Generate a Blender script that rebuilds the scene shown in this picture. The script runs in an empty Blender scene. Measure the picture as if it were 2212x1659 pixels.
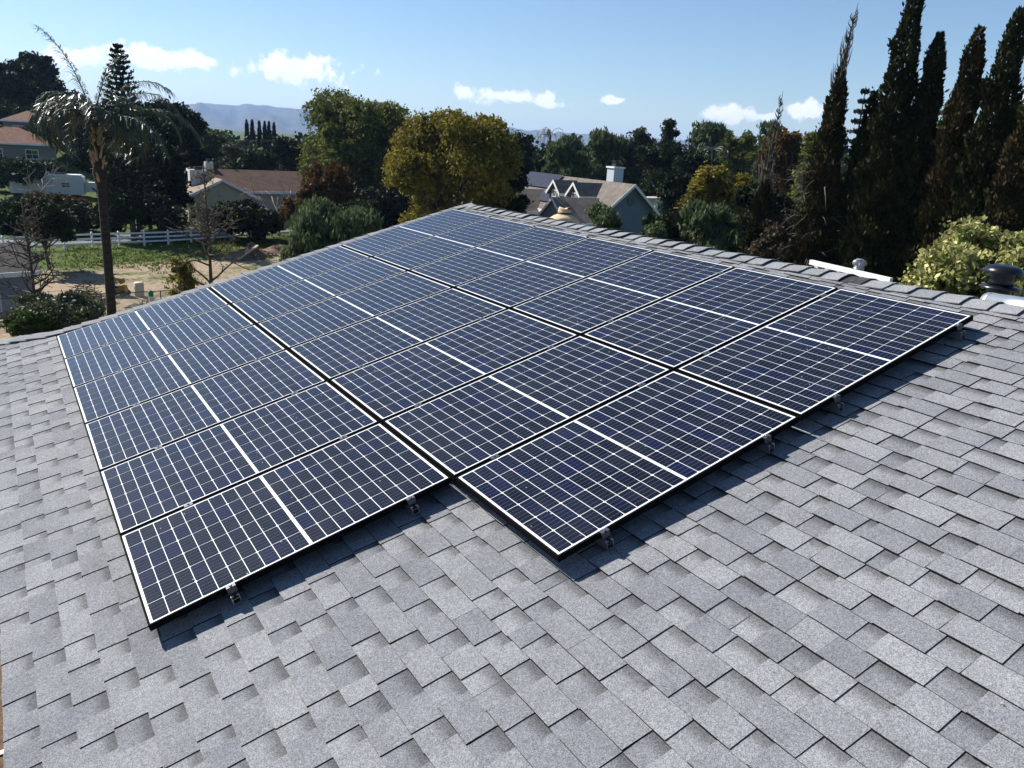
import bpy, math, random
import numpy as np
from mathutils import Vector, Matrix
SC = bpy.context.scene
COL = SC.collection
rad = math.radians
# ------------------------------------------------------------------ camera
TH = rad(16.0)                      # roof pitch
CT, ST = math.cos(TH), math.sin(TH)
RC = np.array([[0.8249259473548026, -0.5367845175410599, -0.1770863154198906],
               [-0.3700731083047321, -0.276092903944273, -0.8870279606085102],
               [0.42725060080760036, 0.797267263920845, -0.4264057152404441]])
TC = np.array([-1.2199042158339983, 1.4737987655746432, 2.979056146400673])
FPX = 1691.1808878325287            # focal length for a 2212 px wide picture
RW = np.array([[CT, 0, -ST], [0, 1, 0], [ST, 0, CT]])   # roof frame (u up-slope, v along ridge, w normal) -> world
CW = RW @ (-RC.T @ TC)
cam_d = bpy.data.cameras.new('camera'); cam = bpy.data.objects.new('camera', cam_d); COL.objects.link(cam)
cam_d.sensor_width = 36; cam_d.lens = 36 * FPX / 2212; cam_d.clip_end = 30000; cam_d.clip_start = .05
_ax = RW @ RC.T
_m = np.eye(4); _m[:3, 0] = _ax[:, 0]; _m[:3, 1] = -_ax[:, 1]; _m[:3, 2] = -_ax[:, 2]; _m[:3, 3] = CW
cam.matrix_world = Matrix(_m.tolist()); SC.camera = cam
# ------------------------------------------------------------------ light
SUN = np.array([-.053, .100, .094]); SUN /= np.linalg.norm(SUN)
SUN_EL = math.asin(SUN[2]); SUN_AZ = math.atan2(SUN[0], SUN[1])
sd = bpy.data.lights.new('sun', 'SUN'); sd.energy = 5.0; sd.angle = rad(.5); sd.color = (1, .955, .88)
sun = bpy.data.objects.new('sun', sd); COL.objects.link(sun)
sun.rotation_euler = Vector((-SUN).tolist()).to_track_quat('-Z', 'Y').to_euler()
SKY_STRENGTH = .070
EXPOSURE = .85
SC.view_settings.view_transform = 'Standard'; SC.view_settings.look = 'None'
SC.view_settings.exposure = EXPOSURE; SC.view_settings.gamma = 1
SC.render.engine = 'CYCLES'
SC.cycles.use_denoising = True
SC.cycles.max_bounces = 6; SC.cycles.diffuse_bounces = 2; SC.cycles.glossy_bounces = 2
SC.cycles.transmission_bounces = 3; SC.cycles.transparent_max_bounces = 8; SC.cycles.volume_bounces = 0


def ray(x, y):
    """picture point (2212 x 1659 scale) -> world direction, unit horizontal length"""
    d = RW @ (RC.T @ np.array([(x - 1106) / FPX, (y - 829.5) / FPX, 1.]))
    return d / math.hypot(d[0], d[1])


def at(x, y, D):
    return CW + ray(x, y) * D


def roofp(x, y, w):
    d = RC.T @ np.array([(x - 1106) / FPX, (y - 829.5) / FPX, 1.]); c = -RC.T @ TC
    return c + d * ((w - c[2]) / d[2])


def A(u, v, w):
    return RW @ np.array([u, v, w])


# ------------------------------------------------------------------ world sky with a few clouds low over the hills
world = bpy.data.worlds.new('World'); SC.world = world; world.use_nodes = True
nt = world.node_tree; nt.nodes.clear()


def N(tree, kind, **kw):
    n = tree.nodes.new(kind)
    for k, v in kw.items():
        if k.startswith('i_'):
            key = k[2:]
            n.inputs[int(key) if key.isdigit() else key].default_value = v
        else:
            setattr(n, k, v)
    return n


def math_node(tree, op, a, b=None, c=None, clamp=False):
    n = tree.nodes.new('ShaderNodeMath'); n.operation = op; n.use_clamp = clamp
    for i, v in enumerate((a, b, c)):
        if v is None: continue
        if isinstance(v, (int, float)): n.inputs[i].default_value = v
        else: tree.links.new(v, n.inputs[i])
    return n.outputs[0]


wo = N(nt, 'ShaderNodeOutputWorld'); bg = N(nt, 'ShaderNodeBackground'); bg.inputs['Strength'].default_value = SKY_STRENGTH
sky = N(nt, 'ShaderNodeTexSky', sky_type='NISHITA', sun_disc=False, sun_elevation=SUN_EL, sun_rotation=SUN_AZ)
sky.altitude = 100; sky.air_density = 1.0; sky.dust_density = 0.0; sky.ozone_density = 4.5
tc = N(nt, 'ShaderNodeTexCoord')
dirv = tc.outputs['Generated']
nz = N(nt, 'ShaderNodeTexNoise'); nz.inputs['Scale'].default_value = 38; nz.inputs['Detail'].default_value = 7; nz.inputs['Roughness'].default_value = .62
nt.links.new(dirv, nz.inputs['Vector'])
nzc = math_node(nt, 'SUBTRACT', nz.outputs['Fac'], .5)
nz3 = N(nt, 'ShaderNodeTexNoise'); nz3.inputs['Scale'].default_value = 75; nz3.inputs['Detail'].default_value = 5
nt.links.new(dirv, nz3.inputs['Vector'])
nzc = math_node(nt, 'ADD', nzc, math_node(nt, 'MULTIPLY', math_node(nt, 'SUBTRACT', nz3.outputs['Fac'], .5), .45))
CLOUDS = [(345, 124, 92, 17), (178, 126, 52, 15), (640, 150, 100, 26), (1005, 196, 28, 17), (1110, 209, 92, 14), (1326, 218, 20, 8),
          (1585, 245, 52, 17), (1740, 240, 44, 15), (2195, 240, 45, 26), (1655, 252, 18, 9), (1185, 225, 30, 7), (2105, 275, 40, 14),
          (2600, 250, 90, 20), (-300, 150, 90, 22), (-800, 170, 110, 24), (3300, 280, 120, 22)]
total = None; shade = None
for (x, y, rx, ry) in CLOUDS:
    c = ray(x, y); c = c / np.linalg.norm(c)
    r = np.cross(c, [0, 0, 1]); r /= np.linalg.norm(r); up = np.cross(r, c)
    k1 = FPX / math.hypot(1, (x - 1106) / FPX)
    da = N(nt, 'ShaderNodeVectorMath', operation='DOT_PRODUCT'); da.inputs[1].default_value = (r / (rx * 1.12 / FPX)).tolist(); nt.links.new(dirv, da.inputs[0])
    db = N(nt, 'ShaderNodeVectorMath', operation='DOT_PRODUCT'); db.inputs[1].default_value = (up / (ry * 1.12 / FPX)).tolist(); nt.links.new(dirv, db.inputs[0])
    dc = N(nt, 'ShaderNodeVectorMath', operation='DOT_PRODUCT'); dc.inputs[1].default_value = c.tolist(); nt.links.new(dirv, dc.inputs[0])
    bb = math_node(nt, 'MULTIPLY', db.outputs['Value'], 1.0)
    d2 = math_node(nt, 'ADD', math_node(nt, 'POWER', da.outputs['Value'], 2.0), math_node(nt, 'POWER', bb, 2.0))
    v = math_node(nt, 'SUBTRACT', 1.0, math_node(nt, 'SQRT', d2))
    front = math_node(nt, 'GREATER_THAN', dc.outputs['Value'], 0.0)
    v = math_node(nt, 'MULTIPLY_ADD', front, 10.0, math_node(nt, 'SUBTRACT', v, 10.0))
    total = v if total is None else math_node(nt, 'MAXIMUM', total, v)
dens = math_node(nt, 'MULTIPLY_ADD', nzc, 3.1, math_node(nt, 'ADD', total, .06))
mr = N(nt, 'ShaderNodeMapRange', interpolation_type='SMOOTHSTEP'); mr.inputs['From Min'].default_value = -.05; mr.inputs['From Max'].default_value = .5
nt.links.new(dens, mr.inputs['Value'])
nz2 = N(nt, 'ShaderNodeTexNoise'); nz2.inputs['Scale'].default_value = 34; nz2.inputs['Detail'].default_value = 4
nt.links.new(dirv, nz2.inputs['Vector'])
cr = N(nt, 'ShaderNodeMixRGB'); cr.inputs[1].default_value = (8.8, 9.1, 9.7, 1); cr.inputs[2].default_value = (11.5, 11.5, 11.5, 1)
nt.links.new(nz2.outputs['Fac'], cr.inputs[0])
mx = N(nt, 'ShaderNodeMixRGB'); nt.links.new(math_node(nt, 'MULTIPLY', mr.outputs['Result'], .93), mx.inputs[0])
nt.links.new(sky.outputs[0], mx.inputs[1]); nt.links.new(cr.outputs[0], mx.inputs[2])
nt.links.new(mx.outputs[0], bg.inputs['Color']); nt.links.new(bg.outputs[0], wo.inputs['Surface'])

# ------------------------------------------------------------------ mesh helpers
random.seed(5)
RNG = np.random.default_rng(11)


class MB:
    def __init__(s): s.v = []; s.f = []; s.n = 0

    def add(s, V, F):
        V = np.asarray(V, float).reshape(-1, 3); s.v.append(V)
        n = s.n; s.f += [tuple(i + n for i in f) for f in F]; s.n += len(V); return s

    def hexa(s, P):
        return s.add(P, [(3, 2, 1, 0), (4, 5, 6, 7), (0, 1, 5, 4), (1, 2, 6, 5), (2, 3, 7, 6), (3, 0, 4, 7)])

    def box(s, lo, hi, M=None):
        x0, y0, z0 = lo; x1, y1, z1 = hi
        P = np.array([(x0, y0, z0), (x1, y0, z0), (x1, y1, z0), (x0, y1, z0), (x0, y0, z1), (x1, y0, z1), (x1, y1, z1), (x0, y1, z1)], float)
        if M is not None: P = P @ M[:3, :3].T + M[:3, 3]
        return s.hexa(P)

    def beam(s, a, b, w, h, up=(0, 0, 1)):
        a, b = np.array(a, float), np.array(b, float); d = b - a; d /= np.linalg.norm(d)
        r = np.cross(d, up); r = r / np.linalg.norm(r) * w / 2; u = np.cross(r, d); u = u / np.linalg.norm(u) * h / 2
        return s.hexa([a - r - u, a + r - u, b + r - u, b - r - u, a - r + u, a + r + u, b + r + u, b - r + u])

    def tube(s, pts, rs, n=6):
        pts = np.asarray(pts, float); k = len(pts)
        rs = np.broadcast_to(np.asarray(rs, float), (k,))
        t = np.gradient(pts, axis=0); t /= np.linalg.norm(t, axis=1)[:, None] + 1e-12
        ref = np.array([0, 0, 1.]) if abs(t[0][2]) < .9 else np.array([1., 0, 0])
        V = []
        for i in range(k):
            a = np.cross(t[i], ref); a /= np.linalg.norm(a) + 1e-12; b = np.cross(t[i], a)
            for j in range(n):
                q = 2 * math.pi * j / n; V.append(pts[i] + rs[i] * (math.cos(q) * a + math.sin(q) * b))
        F = [(i * n + j, i * n + (j + 1) % n, (i + 1) * n + (j + 1) % n, (i + 1) * n + j) for i in range(k - 1) for j in range(n)]
        F += [tuple(range(n - 1, -1, -1)), tuple(range((k - 1) * n, k * n))]
        return s.add(V, F)

    def lathe(s, prof, n=20, M=None):
        V = []; k = len(prof)
        for r, z in prof:
            for j in range(n):
                q = 2 * math.pi * j / n; V.append((r * math.cos(q), r * math.sin(q), z))
        V = np.array(V)
        if M is not None: V = V @ M[:3, :3].T + M[:3, 3]
        F = [(i * n + j, i * n + (j + 1) % n, (i + 1) * n + (j + 1) % n, (i + 1) * n + j) for i in range(k - 1) for j in range(n)]
        F += [tuple(range(n - 1, -1, -1)), tuple(range((k - 1) * n, k * n))]
        return s.add(V, F)

    def prism(s, poly, d):
        """closed polygon (3-D points) pushed along vector d"""
        P = np.asarray(poly, float); n = len(P)
        F = [tuple(range(n - 1, -1, -1)), tuple(range(n, 2 * n))] + [(i, (i + 1) % n, n + (i + 1) % n, n + i) for i in range(n)]
        return s.add(np.vstack([P, P + np.asarray(d, float)]), F)

    def mesh(s, name, smooth=False):
        me = bpy.data.meshes.new(name); me.from_pydata(np.vstack(s.v).tolist(), [], s.f)
        if smooth: me.polygons.foreach_set('use_smooth', [True] * len(me.polygons))
        me.update(); return me

    def build(s, name, mat, parent=None, smooth=False, xf=None):
        return link(name, s.mesh(name, smooth), mat, parent, xf)


def link(name, me, mat, parent=None, xf=None):
    o = bpy.data.objects.new(name, me)
    if mat and not me.materials: me.materials.append(mat)
    COL.objects.link(o); o.parent = parent
    if xf is not None: o.matrix_local = Matrix(np.asarray(xf).tolist())
    return o


def quad_mesh(name, V):
    """V (N,4,3)"""
    V = np.ascontiguousarray(V, dtype=np.float32); n = len(V)
    me = bpy.data.meshes.new(name); me.vertices.add(4 * n); me.vertices.foreach_set('co', V.reshape(-1))
    me.loops.add(4 * n); me.loops.foreach_set('vertex_index', np.arange(4 * n, dtype=np.int32))
    me.polygons.add(n); me.polygons.foreach_set('loop_start', np.arange(0, 4 * n, 4, dtype=np.int32))
    me.polygons.foreach_set('loop_total', np.full(n, 4, dtype=np.int32))
    me.update(calc_edges=True); return me


def tag(o, label=None, cat=None, group=None, kind=None):
    if label: o['label'] = label
    if cat: o['category'] = cat
    if group: o['group'] = group
    if kind: o['kind'] = kind
    return o


def thing(name, loc, label, cat, group=None, rz=0, rot=None):
    o = bpy.data.objects.new(name, None); COL.objects.link(o); o.empty_display_size = .2
    o.location = [float(a) for a in loc]; o.rotation_euler = rot if rot else (0, 0, rz)
    return tag(o, label, cat, group)


def rotz(a, t=(0, 0, 0)):
    M = np.eye(4); c, s = math.cos(a), math.sin(a); M[:2, :2] = [[c, -s], [s, c]]; M[:3, 3] = t; return M


# ------------------------------------------------------------------ materials
def M(name, col, col2=None, scale=5., rough=.7, spec=.3, metal=0., coat=0., rnd=0., bump=0., bscale=60., trans=0., detail=4., stretch=(1, 1, 1),
      lo=.35, hi=.65, coat_rough=.05, bdist=.01, hue=0.):
    m = bpy.data.materials.new(name); m.use_nodes = True; t = m.node_tree; L = t.links
    b = t.nodes['Principled BSDF']; b.inputs['Roughness'].default_value = rough; b.inputs['Specular IOR Level'].default_value = spec
    b.inputs['Metallic'].default_value = metal
    if coat: b.inputs['Coat Weight'].default_value = coat; b.inputs['Coat Roughness'].default_value = coat_rough
    tcn = N(t, 'ShaderNodeTexCoord'); mp = N(t, 'ShaderNodeMapping'); mp.inputs['Scale'].default_value = stretch
    L.new(tcn.outputs['Object'], mp.inputs['Vector'])
    out = None
    if col2 is not None:
        n = N(t, 'ShaderNodeTexNoise'); n.inputs['Scale'].default_value = scale; n.inputs['Detail'].default_value = detail; n.inputs['Roughness'].default_value = .6
        L.new(mp.outputs[0], n.inputs['Vector'])
        r = N(t, 'ShaderNodeMapRange'); r.inputs['From Min'].default_value = lo; r.inputs['From Max'].default_value = hi; L.new(n.outputs['Fac'], r.inputs['Value'])
        x = N(t, 'ShaderNodeMixRGB'); x.inputs[1].default_value = (*col, 1); x.inputs[2].default_value = (*col2, 1); L.new(r.outputs[0], x.inputs[0]); out = x.outputs[0]
    else:
        x = N(t, 'ShaderNodeRGB'); x.outputs[0].default_value = (*col, 1); out = x.outputs[0]
    if rnd or hue:
        g = N(t, 'ShaderNodeNewGeometry'); oi = N(t, 'ShaderNodeObjectInfo')
        fr = math_node(t, 'FRACT', math_node(t, 'ADD', g.outputs['Random Per Island'], oi.outputs['Random']))
        h = N(t, 'ShaderNodeHueSaturation'); L.new(out, h.inputs['Color'])
        L.new(math_node(t, 'MULTIPLY_ADD', fr, 2 * rnd, 1 - rnd), h.inputs['Value'])
        if hue:
            f2 = math_node(t, 'FRACT', math_node(t, 'MULTIPLY', fr, 17.31)); L.new(math_node(t, 'MULTIPLY_ADD', f2, 2 * hue, .5 - hue), h.inputs['Hue'])
        out = h.outputs[0]
    L.new(out, b.inputs['Base Color'])
    if bump:
        n = N(t, 'ShaderNodeTexNoise'); n.inputs['Scale'].default_value = bscale; n.inputs['Detail'].default_value = 3; L.new(mp.outputs[0], n.inputs['Vector'])
        bp = N(t, 'ShaderNodeBump'); bp.inputs['Strength'].default_value = bump; bp.inputs['Distance'].default_value = bdist
        L.new(n.outputs['Fac'], bp.inputs['Height']); L.new(bp.outputs[0], b.inputs['Normal'])
    if trans:
        tr = N(t, 'ShaderNodeBsdfTranslucent'); L.new(out, tr.inputs['Color']); ms = N(t, 'ShaderNodeMixShader'); ms.inputs[0].default_value = trans
        L.new(b.outputs[0], ms.inputs[1]); L.new(tr.outputs[0], ms.inputs[2]); L.new(ms.outputs[0], t.nodes['Material Output'].inputs['Surface'])
    return m


def leafM(name, c1, c2, trans=.3, rnd=.45, spec=.08, rough=.6, scale=.5):
    return M(name, c1, c2, scale=scale, rough=rough, spec=spec, rnd=rnd, trans=trans, hue=.02)

# ------------------------------------------------------------------ terrain
def S(x, a, b):
    t = np.clip((np.asarray(x, float) - a) / (b - a), 0, 1); return t * t * (3 - 2 * t)


def ground_z(x, y):
    dx, dy = np.asarray(x, float) - CW[0], np.asarray(y, float) - CW[1]
    d = np.hypot(dx, dy); b = np.degrees(np.arctan2(dx, dy))
    left = -3.4 - 5.0 * S(d, 9, 27); right = -3.4 - .7 * S(d, 10, 24) - 3.8 * S(d, 30, 66)
    t = S(b, 33, 46); h = left * (1 - t) + right * t
    t2 = S(-b, -15, -4) * S(b, -70, -40); h = h + t2 * 9.5 * S(d, 118, 185)
    h = h + .12 * np.sin(x * .21 + 1.3) * np.cos(y * .17) * S(d, 14, 40) * (1 - S(d, 90, 110))
    return h


def gpt(x, y):
    """picture point -> point on the terrain"""
    d = ray(x, y); lo, hi = 3., 400.
    for D in np.arange(3, 400, 1.):
        p = CW + d * D
        if p[2] < ground_z(p[0], p[1]): hi = D; lo = D - 1; break
    for _ in range(25):
        m = (lo + hi) / 2; p = CW + d * m
        if p[2] < ground_z(p[0], p[1]): hi = m
        else: lo = m
    return CW + d * hi


def foot(x, y, D):
    """ground point straight below a picture point at distance D, and the height of that point over it"""
    p = at(x, y, D); z = float(ground_z(p[0], p[1])); return np.array([p[0], p[1], z]), p[2] - z


FENCE_A, FENCE_B = gpt(140.5, 539.1), gpt(588.4, 512.4)
FDIR = FENCE_B - FENCE_A; FLEN = np.linalg.norm(FDIR[:2]); FDIR = FDIR / FLEN; FN = np.array([-FDIR[1], FDIR[0], 0])


def make_ground():
    rr = np.concatenate([np.arange(0, 24, 2.), np.arange(24, 92, .7), np.geomspace(92, 10400, 50)])
    bb = np.concatenate([np.arange(-8, 72, .5), np.arange(72, 352, 7.)])
    R_, B_ = np.meshgrid(rr, np.radians(bb), indexing='ij')
    X = CW[0] + R_ * np.sin(B_); Y = CW[1] + R_ * np.cos(B_); Z = ground_z(X, Y)
    Z = np.where(R_ > 24, Z + .04 * np.sin(X * 2.1 + Y) * np.sin(Y * 1.7 - X * .6) * (R_ < 95), Z)
    V = np.stack([X, Y, Z], -1).reshape(-1, 3); nr, nb = R_.shape
    F = [(i * nb + j, i * nb + (j + 1) % nb, (i + 1) * nb + (j + 1) % nb, (i + 1) * nb + j) for i in range(nr - 1) for j in range(nb)]
    me = bpy.data.meshes.new('ground'); me.from_pydata(V.tolist(), [], F); me.polygons.foreach_set('use_smooth', [True] * len(F))
    # bare soil in the paddock this side of the white fence
    rel = V - FENCE_A; off = rel @ FN
    soil = np.clip(S(-off, 4.5, 13), 0, 1) * S(np.hypot(V[:, 0] - CW[0], V[:, 1] - CW[1]), 20, 30) * (1 - S(np.degrees(np.arctan2(V[:, 0] - CW[0], V[:, 1] - CW[1])), 30, 40))
    a = me.attributes.new('soil', 'FLOAT', 'POINT'); a.data.foreach_set('value', soil.astype(np.float32))
    m = bpy.data.materials.new('ground'); m.use_nodes = True; t = m.node_tree; L = t.links; b = t.nodes['Principled BSDF']
    b.inputs['Roughness'].default_value = .95; b.inputs['Specular IOR Level'].default_value = .1
    g = N(t, 'ShaderNodeNewGeometry'); mp = N(t, 'ShaderNodeMapping'); mp.inputs['Rotation'].default_value = (0, 0, -math.atan2(FDIR[1], FDIR[0])); mp.inputs['Scale'].default_value = (.35, 1, 1)
    L.new(g.outputs['Position'], mp.inputs['Vector'])
    n1 = N(t, 'ShaderNodeTexNoise'); n1.inputs['Scale'].default_value = .32; n1.inputs['Detail'].default_value = 8; n1.inputs['Roughness'].default_value = .68; L.new(mp.outputs[0], n1.inputs['Vector'])
    n2 = N(t, 'ShaderNodeTexNoise'); n2.inputs['Scale'].default_value = 3.5; n2.inputs['Detail'].default_value = 6; L.new(g.outputs['Position'], n2.inputs['Vector'])
    at_ = N(t, 'ShaderNodeAttribute'); at_.attribute_name = 'soil'
    grass = N(t, 'ShaderNodeMixRGB'); grass.inputs[1].default_value = (.034, .054, .012, 1); grass.inputs[2].default_value = (.095, .130, .030, 1); L.new(n2.outputs['Fac'], grass.inputs[0])
    dirt = N(t, 'ShaderNodeMixRGB'); dirt.inputs[1].default_value = (.21, .155, .105, 1); dirt.inputs[2].default_value = (.37, .29, .205, 1); L.new(n2.outputs['Fac'], dirt.inputs[0])
    f = math_node(t, 'ADD', n1.outputs['Fac'], math_node(t, 'MULTIPLY', math_node(t, 'SUBTRACT', n2.outputs['Fac'], .5), .35))
    f = math_node(t, 'ADD', f, math_node(t, 'MULTIPLY_ADD', at_.outputs['Fac'], .34, -.24))
    r = N(t, 'ShaderNodeMapRange'); r.inputs['From Min'].default_value = .46; r.inputs['From Max'].default_value = .60; L.new(f, r.inputs['Value'])
    x = N(t, 'ShaderNodeMixRGB'); L.new(r.outputs[0], x.inputs[0]); L.new(grass.outputs[0], x.inputs[1]); L.new(dirt.outputs[0], x.inputs[2]); L.new(x.outputs[0], b.inputs['Base Color'])
    bp = N(t, 'ShaderNodeBump'); bp.inputs['Strength'].default_value = .8; bp.inputs['Distance'].default_value = .12; L.new(n2.outputs['Fac'], bp.inputs['Height']); L.new(bp.outputs[0], b.inputs['Normal'])
    tag(link('ground', me, m), kind='structure')


make_ground()

# ------------------------------------------------------------------ the house under the camera: roof, shingles, caps, gutter
W0 = -.121            # deck level below the glass plane
U_EAVE, U_RIDGE, EXPO = -.665, 5.70, .1435
V_NEAR = -5.0
FAR = [(5.72, 7.70), (.6, 7.80), (0., 7.88), (-.7, 8.36)]


def vmax(u):
    return float(np.interp(u, [p[0] for p in FAR[::-1]], [p[1] for p in FAR[::-1]]))


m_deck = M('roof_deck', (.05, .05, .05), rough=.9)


def make_shingle_mat(name, c1, c2, band=.5):
    m = bpy.data.materials.new(name); m.use_nodes = True; t = m.node_tree; L = t.links; b = t.nodes['Principled BSDF']
    b.inputs['Roughness'].default_value = .92; b.inputs['Specular IOR Level'].default_value = .18
    tcn = N(t, 'ShaderNodeTexCoord')

    def noise(s, d=3, r=.6):
        n = N(t, 'ShaderNodeTexNoise'); n.inputs['Scale'].default_value = s; n.inputs['Detail'].default_value = d; n.inputs['Roughness'].default_value = r
        L.new(tcn.outputs['Object'], n.inputs['Vector']); return n.outputs['Fac']
    vo = N(t, 'ShaderNodeTexVoronoi'); vo.inputs['Scale'].default_value = 330; L.new(tcn.outputs['Object'], vo.inputs['Vector'])
    sep = N(t, 'ShaderNodeSeparateColor'); L.new(vo.outputs['Color'], sep.inputs[0])
    gran = sep.outputs[0]
    mid = noise(55, 4, .7); big = noise(5, 3)
    g = N(t, 'ShaderNodeNewGeometry'); oi = N(t, 'ShaderNodeObjectInfo')
    fr = math_node(t, 'FRACT', math_node(t, 'ADD', g.outputs['Random Per Island'], oi.outputs['Random']))
    ba = N(t, 'ShaderNodeAttribute'); ba.attribute_name = 'band'
    mix = N(t, 'ShaderNodeMixRGB'); mix.inputs[1].default_value = (*c1, 1); mix.inputs[2].default_value = (*c2, 1); L.new(fr, mix.inputs[0])
    k = math_node(t, 'MULTIPLY_ADD', gran, .95, .50)
    k = math_node(t, 'MULTIPLY', k, math_node(t, 'MULTIPLY_ADD', mid, .9, .55))
    k = math_node(t, 'MULTIPLY', k, math_node(t, 'MULTIPLY_ADD', big, .5, .75))
    # darker granules printed on the head of the lower tabs
    bm = N(t, 'ShaderNodeMapRange', interpolation_type='SMOOTHSTEP'); bm.inputs['From Min'].default_value = .36; bm.inputs['From Max'].default_value = .74
    L.new(math_node(t, 'ADD', ba.outputs['Fac'], math_node(t, 'MULTIPLY', math_node(t, 'SUBTRACT', mid, .5), .7)), bm.inputs['Value'])
    k = math_node(t, 'MULTIPLY', k, math_node(t, 'MULTIPLY_ADD', bm.outputs[0], -band, 1.0))
    vm = N(t, 'ShaderNodeVectorMath', operation='SCALE'); L.new(mix.outputs[0], vm.inputs[0]); L.new(k, vm.inputs['Scale']); L.new(vm.outputs[0], b.inputs['Base Color'])
    bp = N(t, 'ShaderNodeBump'); bp.inputs['Strength'].default_value = .55; bp.inputs['Distance'].default_value = .0025
    L.new(math_node(t, 'ADD', gran, math_node(t, 'MULTIPLY', mid, 1.2)), bp.inputs['Height']); L.new(bp.outputs[0], b.inputs['Normal'])
    return m


m_shingle = make_shingle_mat('grey_shingle', (.174, .181, .194), (.250, .257, .266))
m_cap = make_shingle_mat('grey_ridge_shingle', (.205, .212, .222), (.25, .258, .268))
m_darkcap = make_shingle_mat('dark_patch_shingle', (.045, .047, .05), (.05, .052, .055))
m_edge = M('cut_asphalt_edge', (.016, .016, .017), rough=.95, spec=.1)


def dark_sides(me, top):
    """granules only on the weather face; the cut edges are bare asphalt"""
    me.materials.append(top); me.materials.append(m_edge)
    me.polygons.foreach_set('material_index', [0 if p.normal.z > .5 else 1 for p in me.polygons])


m_brown = M('brown_board', (.07, .036, .016), (.15, .09, .045), scale=18, rough=.85, bump=.5, bscale=40)
m_gutter = M('dark_gutter', (.02, .018, .016), rough=.5)
m_white = M('white_paint', (.78, .78, .76), (.66, .66, .64), scale=3, rough=.55)
m_wall = M('stucco', (.5, .46, .4), rough=.9, bump=.3, bscale=90)

house_base = np.array([2.6, 1.0, -3.6])
house = thing('house', house_base, 'nearby house with grey shingled roof filling the lower part of the picture', 'house')
HX = lambda p: np.asarray(p, float) - house_base
roof_xf = np.eye(4); roof_xf[:3, :3] = RW; roof_xf[:3, 3] = -house_base
mb = MB()
poly = [(U_EAVE, V_NEAR), (U_RIDGE, V_NEAR)] + [(u, v - .02) for u, v in FAR[:-1]] + [(U_EAVE, vmax(U_EAVE) - .02)]
mb.prism([(u, v, W0 - .10) for u, v in poly], (0, 0, .10))
roof = mb.build('roof', m_deck, house, xf=roof_xf)
# far slope of the roof, the walls, the low roof at the end and the gutter
c2, s2 = math.cos(2 * TH), math.sin(2 * TH)


def cap_pt(v, s, lift):
    """point on the ridge cap: s metres across the ridge (negative on the near slope), local roof frame"""
    a = abs(s); r = .03
    drop = 0 if a > r else (r - a) ** 2 / (2 * r) * math.sin(TH) * 2
    if s <= 0: return np.array([U_RIDGE - a, v, W0 + lift - drop])
    n = np.array([s2, 0, c2]); p = np.array([U_RIDGE + a * c2, v, W0 - a * s2]); return p + n * (lift - drop)


mb = MB(); P0 = [cap_pt(V_NEAR, .0, -.002), cap_pt(V_NEAR, 5.6, -.002), cap_pt(7.68, 5.6, -.002), cap_pt(7.68, 0, -.002)]
nn = np.array([s2, 0, c2]); mb.prism([p - nn * .1 for p in P0], nn * .1); back = mb.build('back_roof', m_shingle, house, xf=roof_xf)
mb = MB(); e = A(U_EAVE, 0, W0); mb.box((e[0] + .45, V_NEAR + .2, -3.9), (10.2, 7.45, -.42)); mb.prism([(e[0] + .45, 7.1, -.42), (10.2, 7.1, -.42), (5.4, 7.1, 1.15)], (0, .34, 0))
mb.v = [v - house_base for v in mb.v]; mb.build('wall', m_wall, house)
mb = MB(); mb.box((6.2, 7.72, -.62), (10.4, 11.5, -.42)); mb.box((6.4, 7.72, -4.4), (10.2, 11.3, -.62)); mb.v = [v - house_base for v in mb.v]
mb.build('low_flat_roof', m_deck, house)


def float_attr(me, name, vals):
    a = me.attributes.new(name, 'FLOAT', 'POINT'); a.data.foreach_set('value', np.asarray(vals, np.float32))


def shingle_pieces():
    out = []; rng = random.Random(3); i = 0; u = U_EAVE - .012
    while u < U_RIDGE - .03:
        u1 = min(u + EXPO + .012, U_RIDGE - .004); v = V_NEAR - rng.random() * .3; hi = True; vm = max(vmax(u), vmax(u1)) - .012
        while v < vm:
            w = rng.uniform(.13, .27) if hi else rng.uniform(.07, .17)
            if rng.random() < .06: w *= .6
            ve = min(v + w, vm)
            if ve - v > .03: out.append((u, u1, v, ve, hi, i))
            v = ve
            if rng.random() < .95: hi = not hi
        u += EXPO; i += 1
    return out


def in_view(u, v):
    p = RW @ np.array([u, v, W0]); d = RC @ (RW.T @ p) + TC
    if d[2] < .2: return None
    return 1106 + FPX * d[0] / d[2], 829.5 + FPX * d[1] / d[2], d[2]


def piece_mesh(mb, band, p, rng):
    u0, u1, v0, v1, hi, _ = p
    t0 = W0 + (.0160 if hi else .0112) + rng.uniform(-.0006, .0008); t1 = W0 + (.0078 if hi else .0030)
    j = lambda a: rng.uniform(-a, a)
    g = .0007; ja, jb = j(.0025), j(.0025); sa, sb = j(.004), j(.004)
    ua, ub = u0 + ja, u0 + jb; um = u0 + (ja + jb) / 2 + j(.0015); vmid = v0 + (v1 - v0) * rng.uniform(.35, .65); tm = t0 + j(.0012)
    lo = W0 - .004
    V = [(ua, v0 + g + sa, lo), (um, vmid, lo), (ub, v1 - g + sb, lo), (u1, v1 - g, lo), (u1, v0 + g, lo),
         (ua, v0 + g + sa, t0), (um, vmid, tm), (ub, v1 - g + sb, t0), (u1, v1 - g, t1), (u1, v0 + g, t1)]
    F = [(5, 6, 7, 8, 9), (0, 5, 9, 4), (2, 3, 8, 7), (0, 1, 6, 5), (1, 2, 7, 6), (3, 4, 9, 8)]
    F = [tuple(reversed(f)) for f in F]
    mb.add(V, F); b = .12 if hi else .85
    band += [0, 0, 0, 0, 0, 0, 0, 0, b, b]


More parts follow.
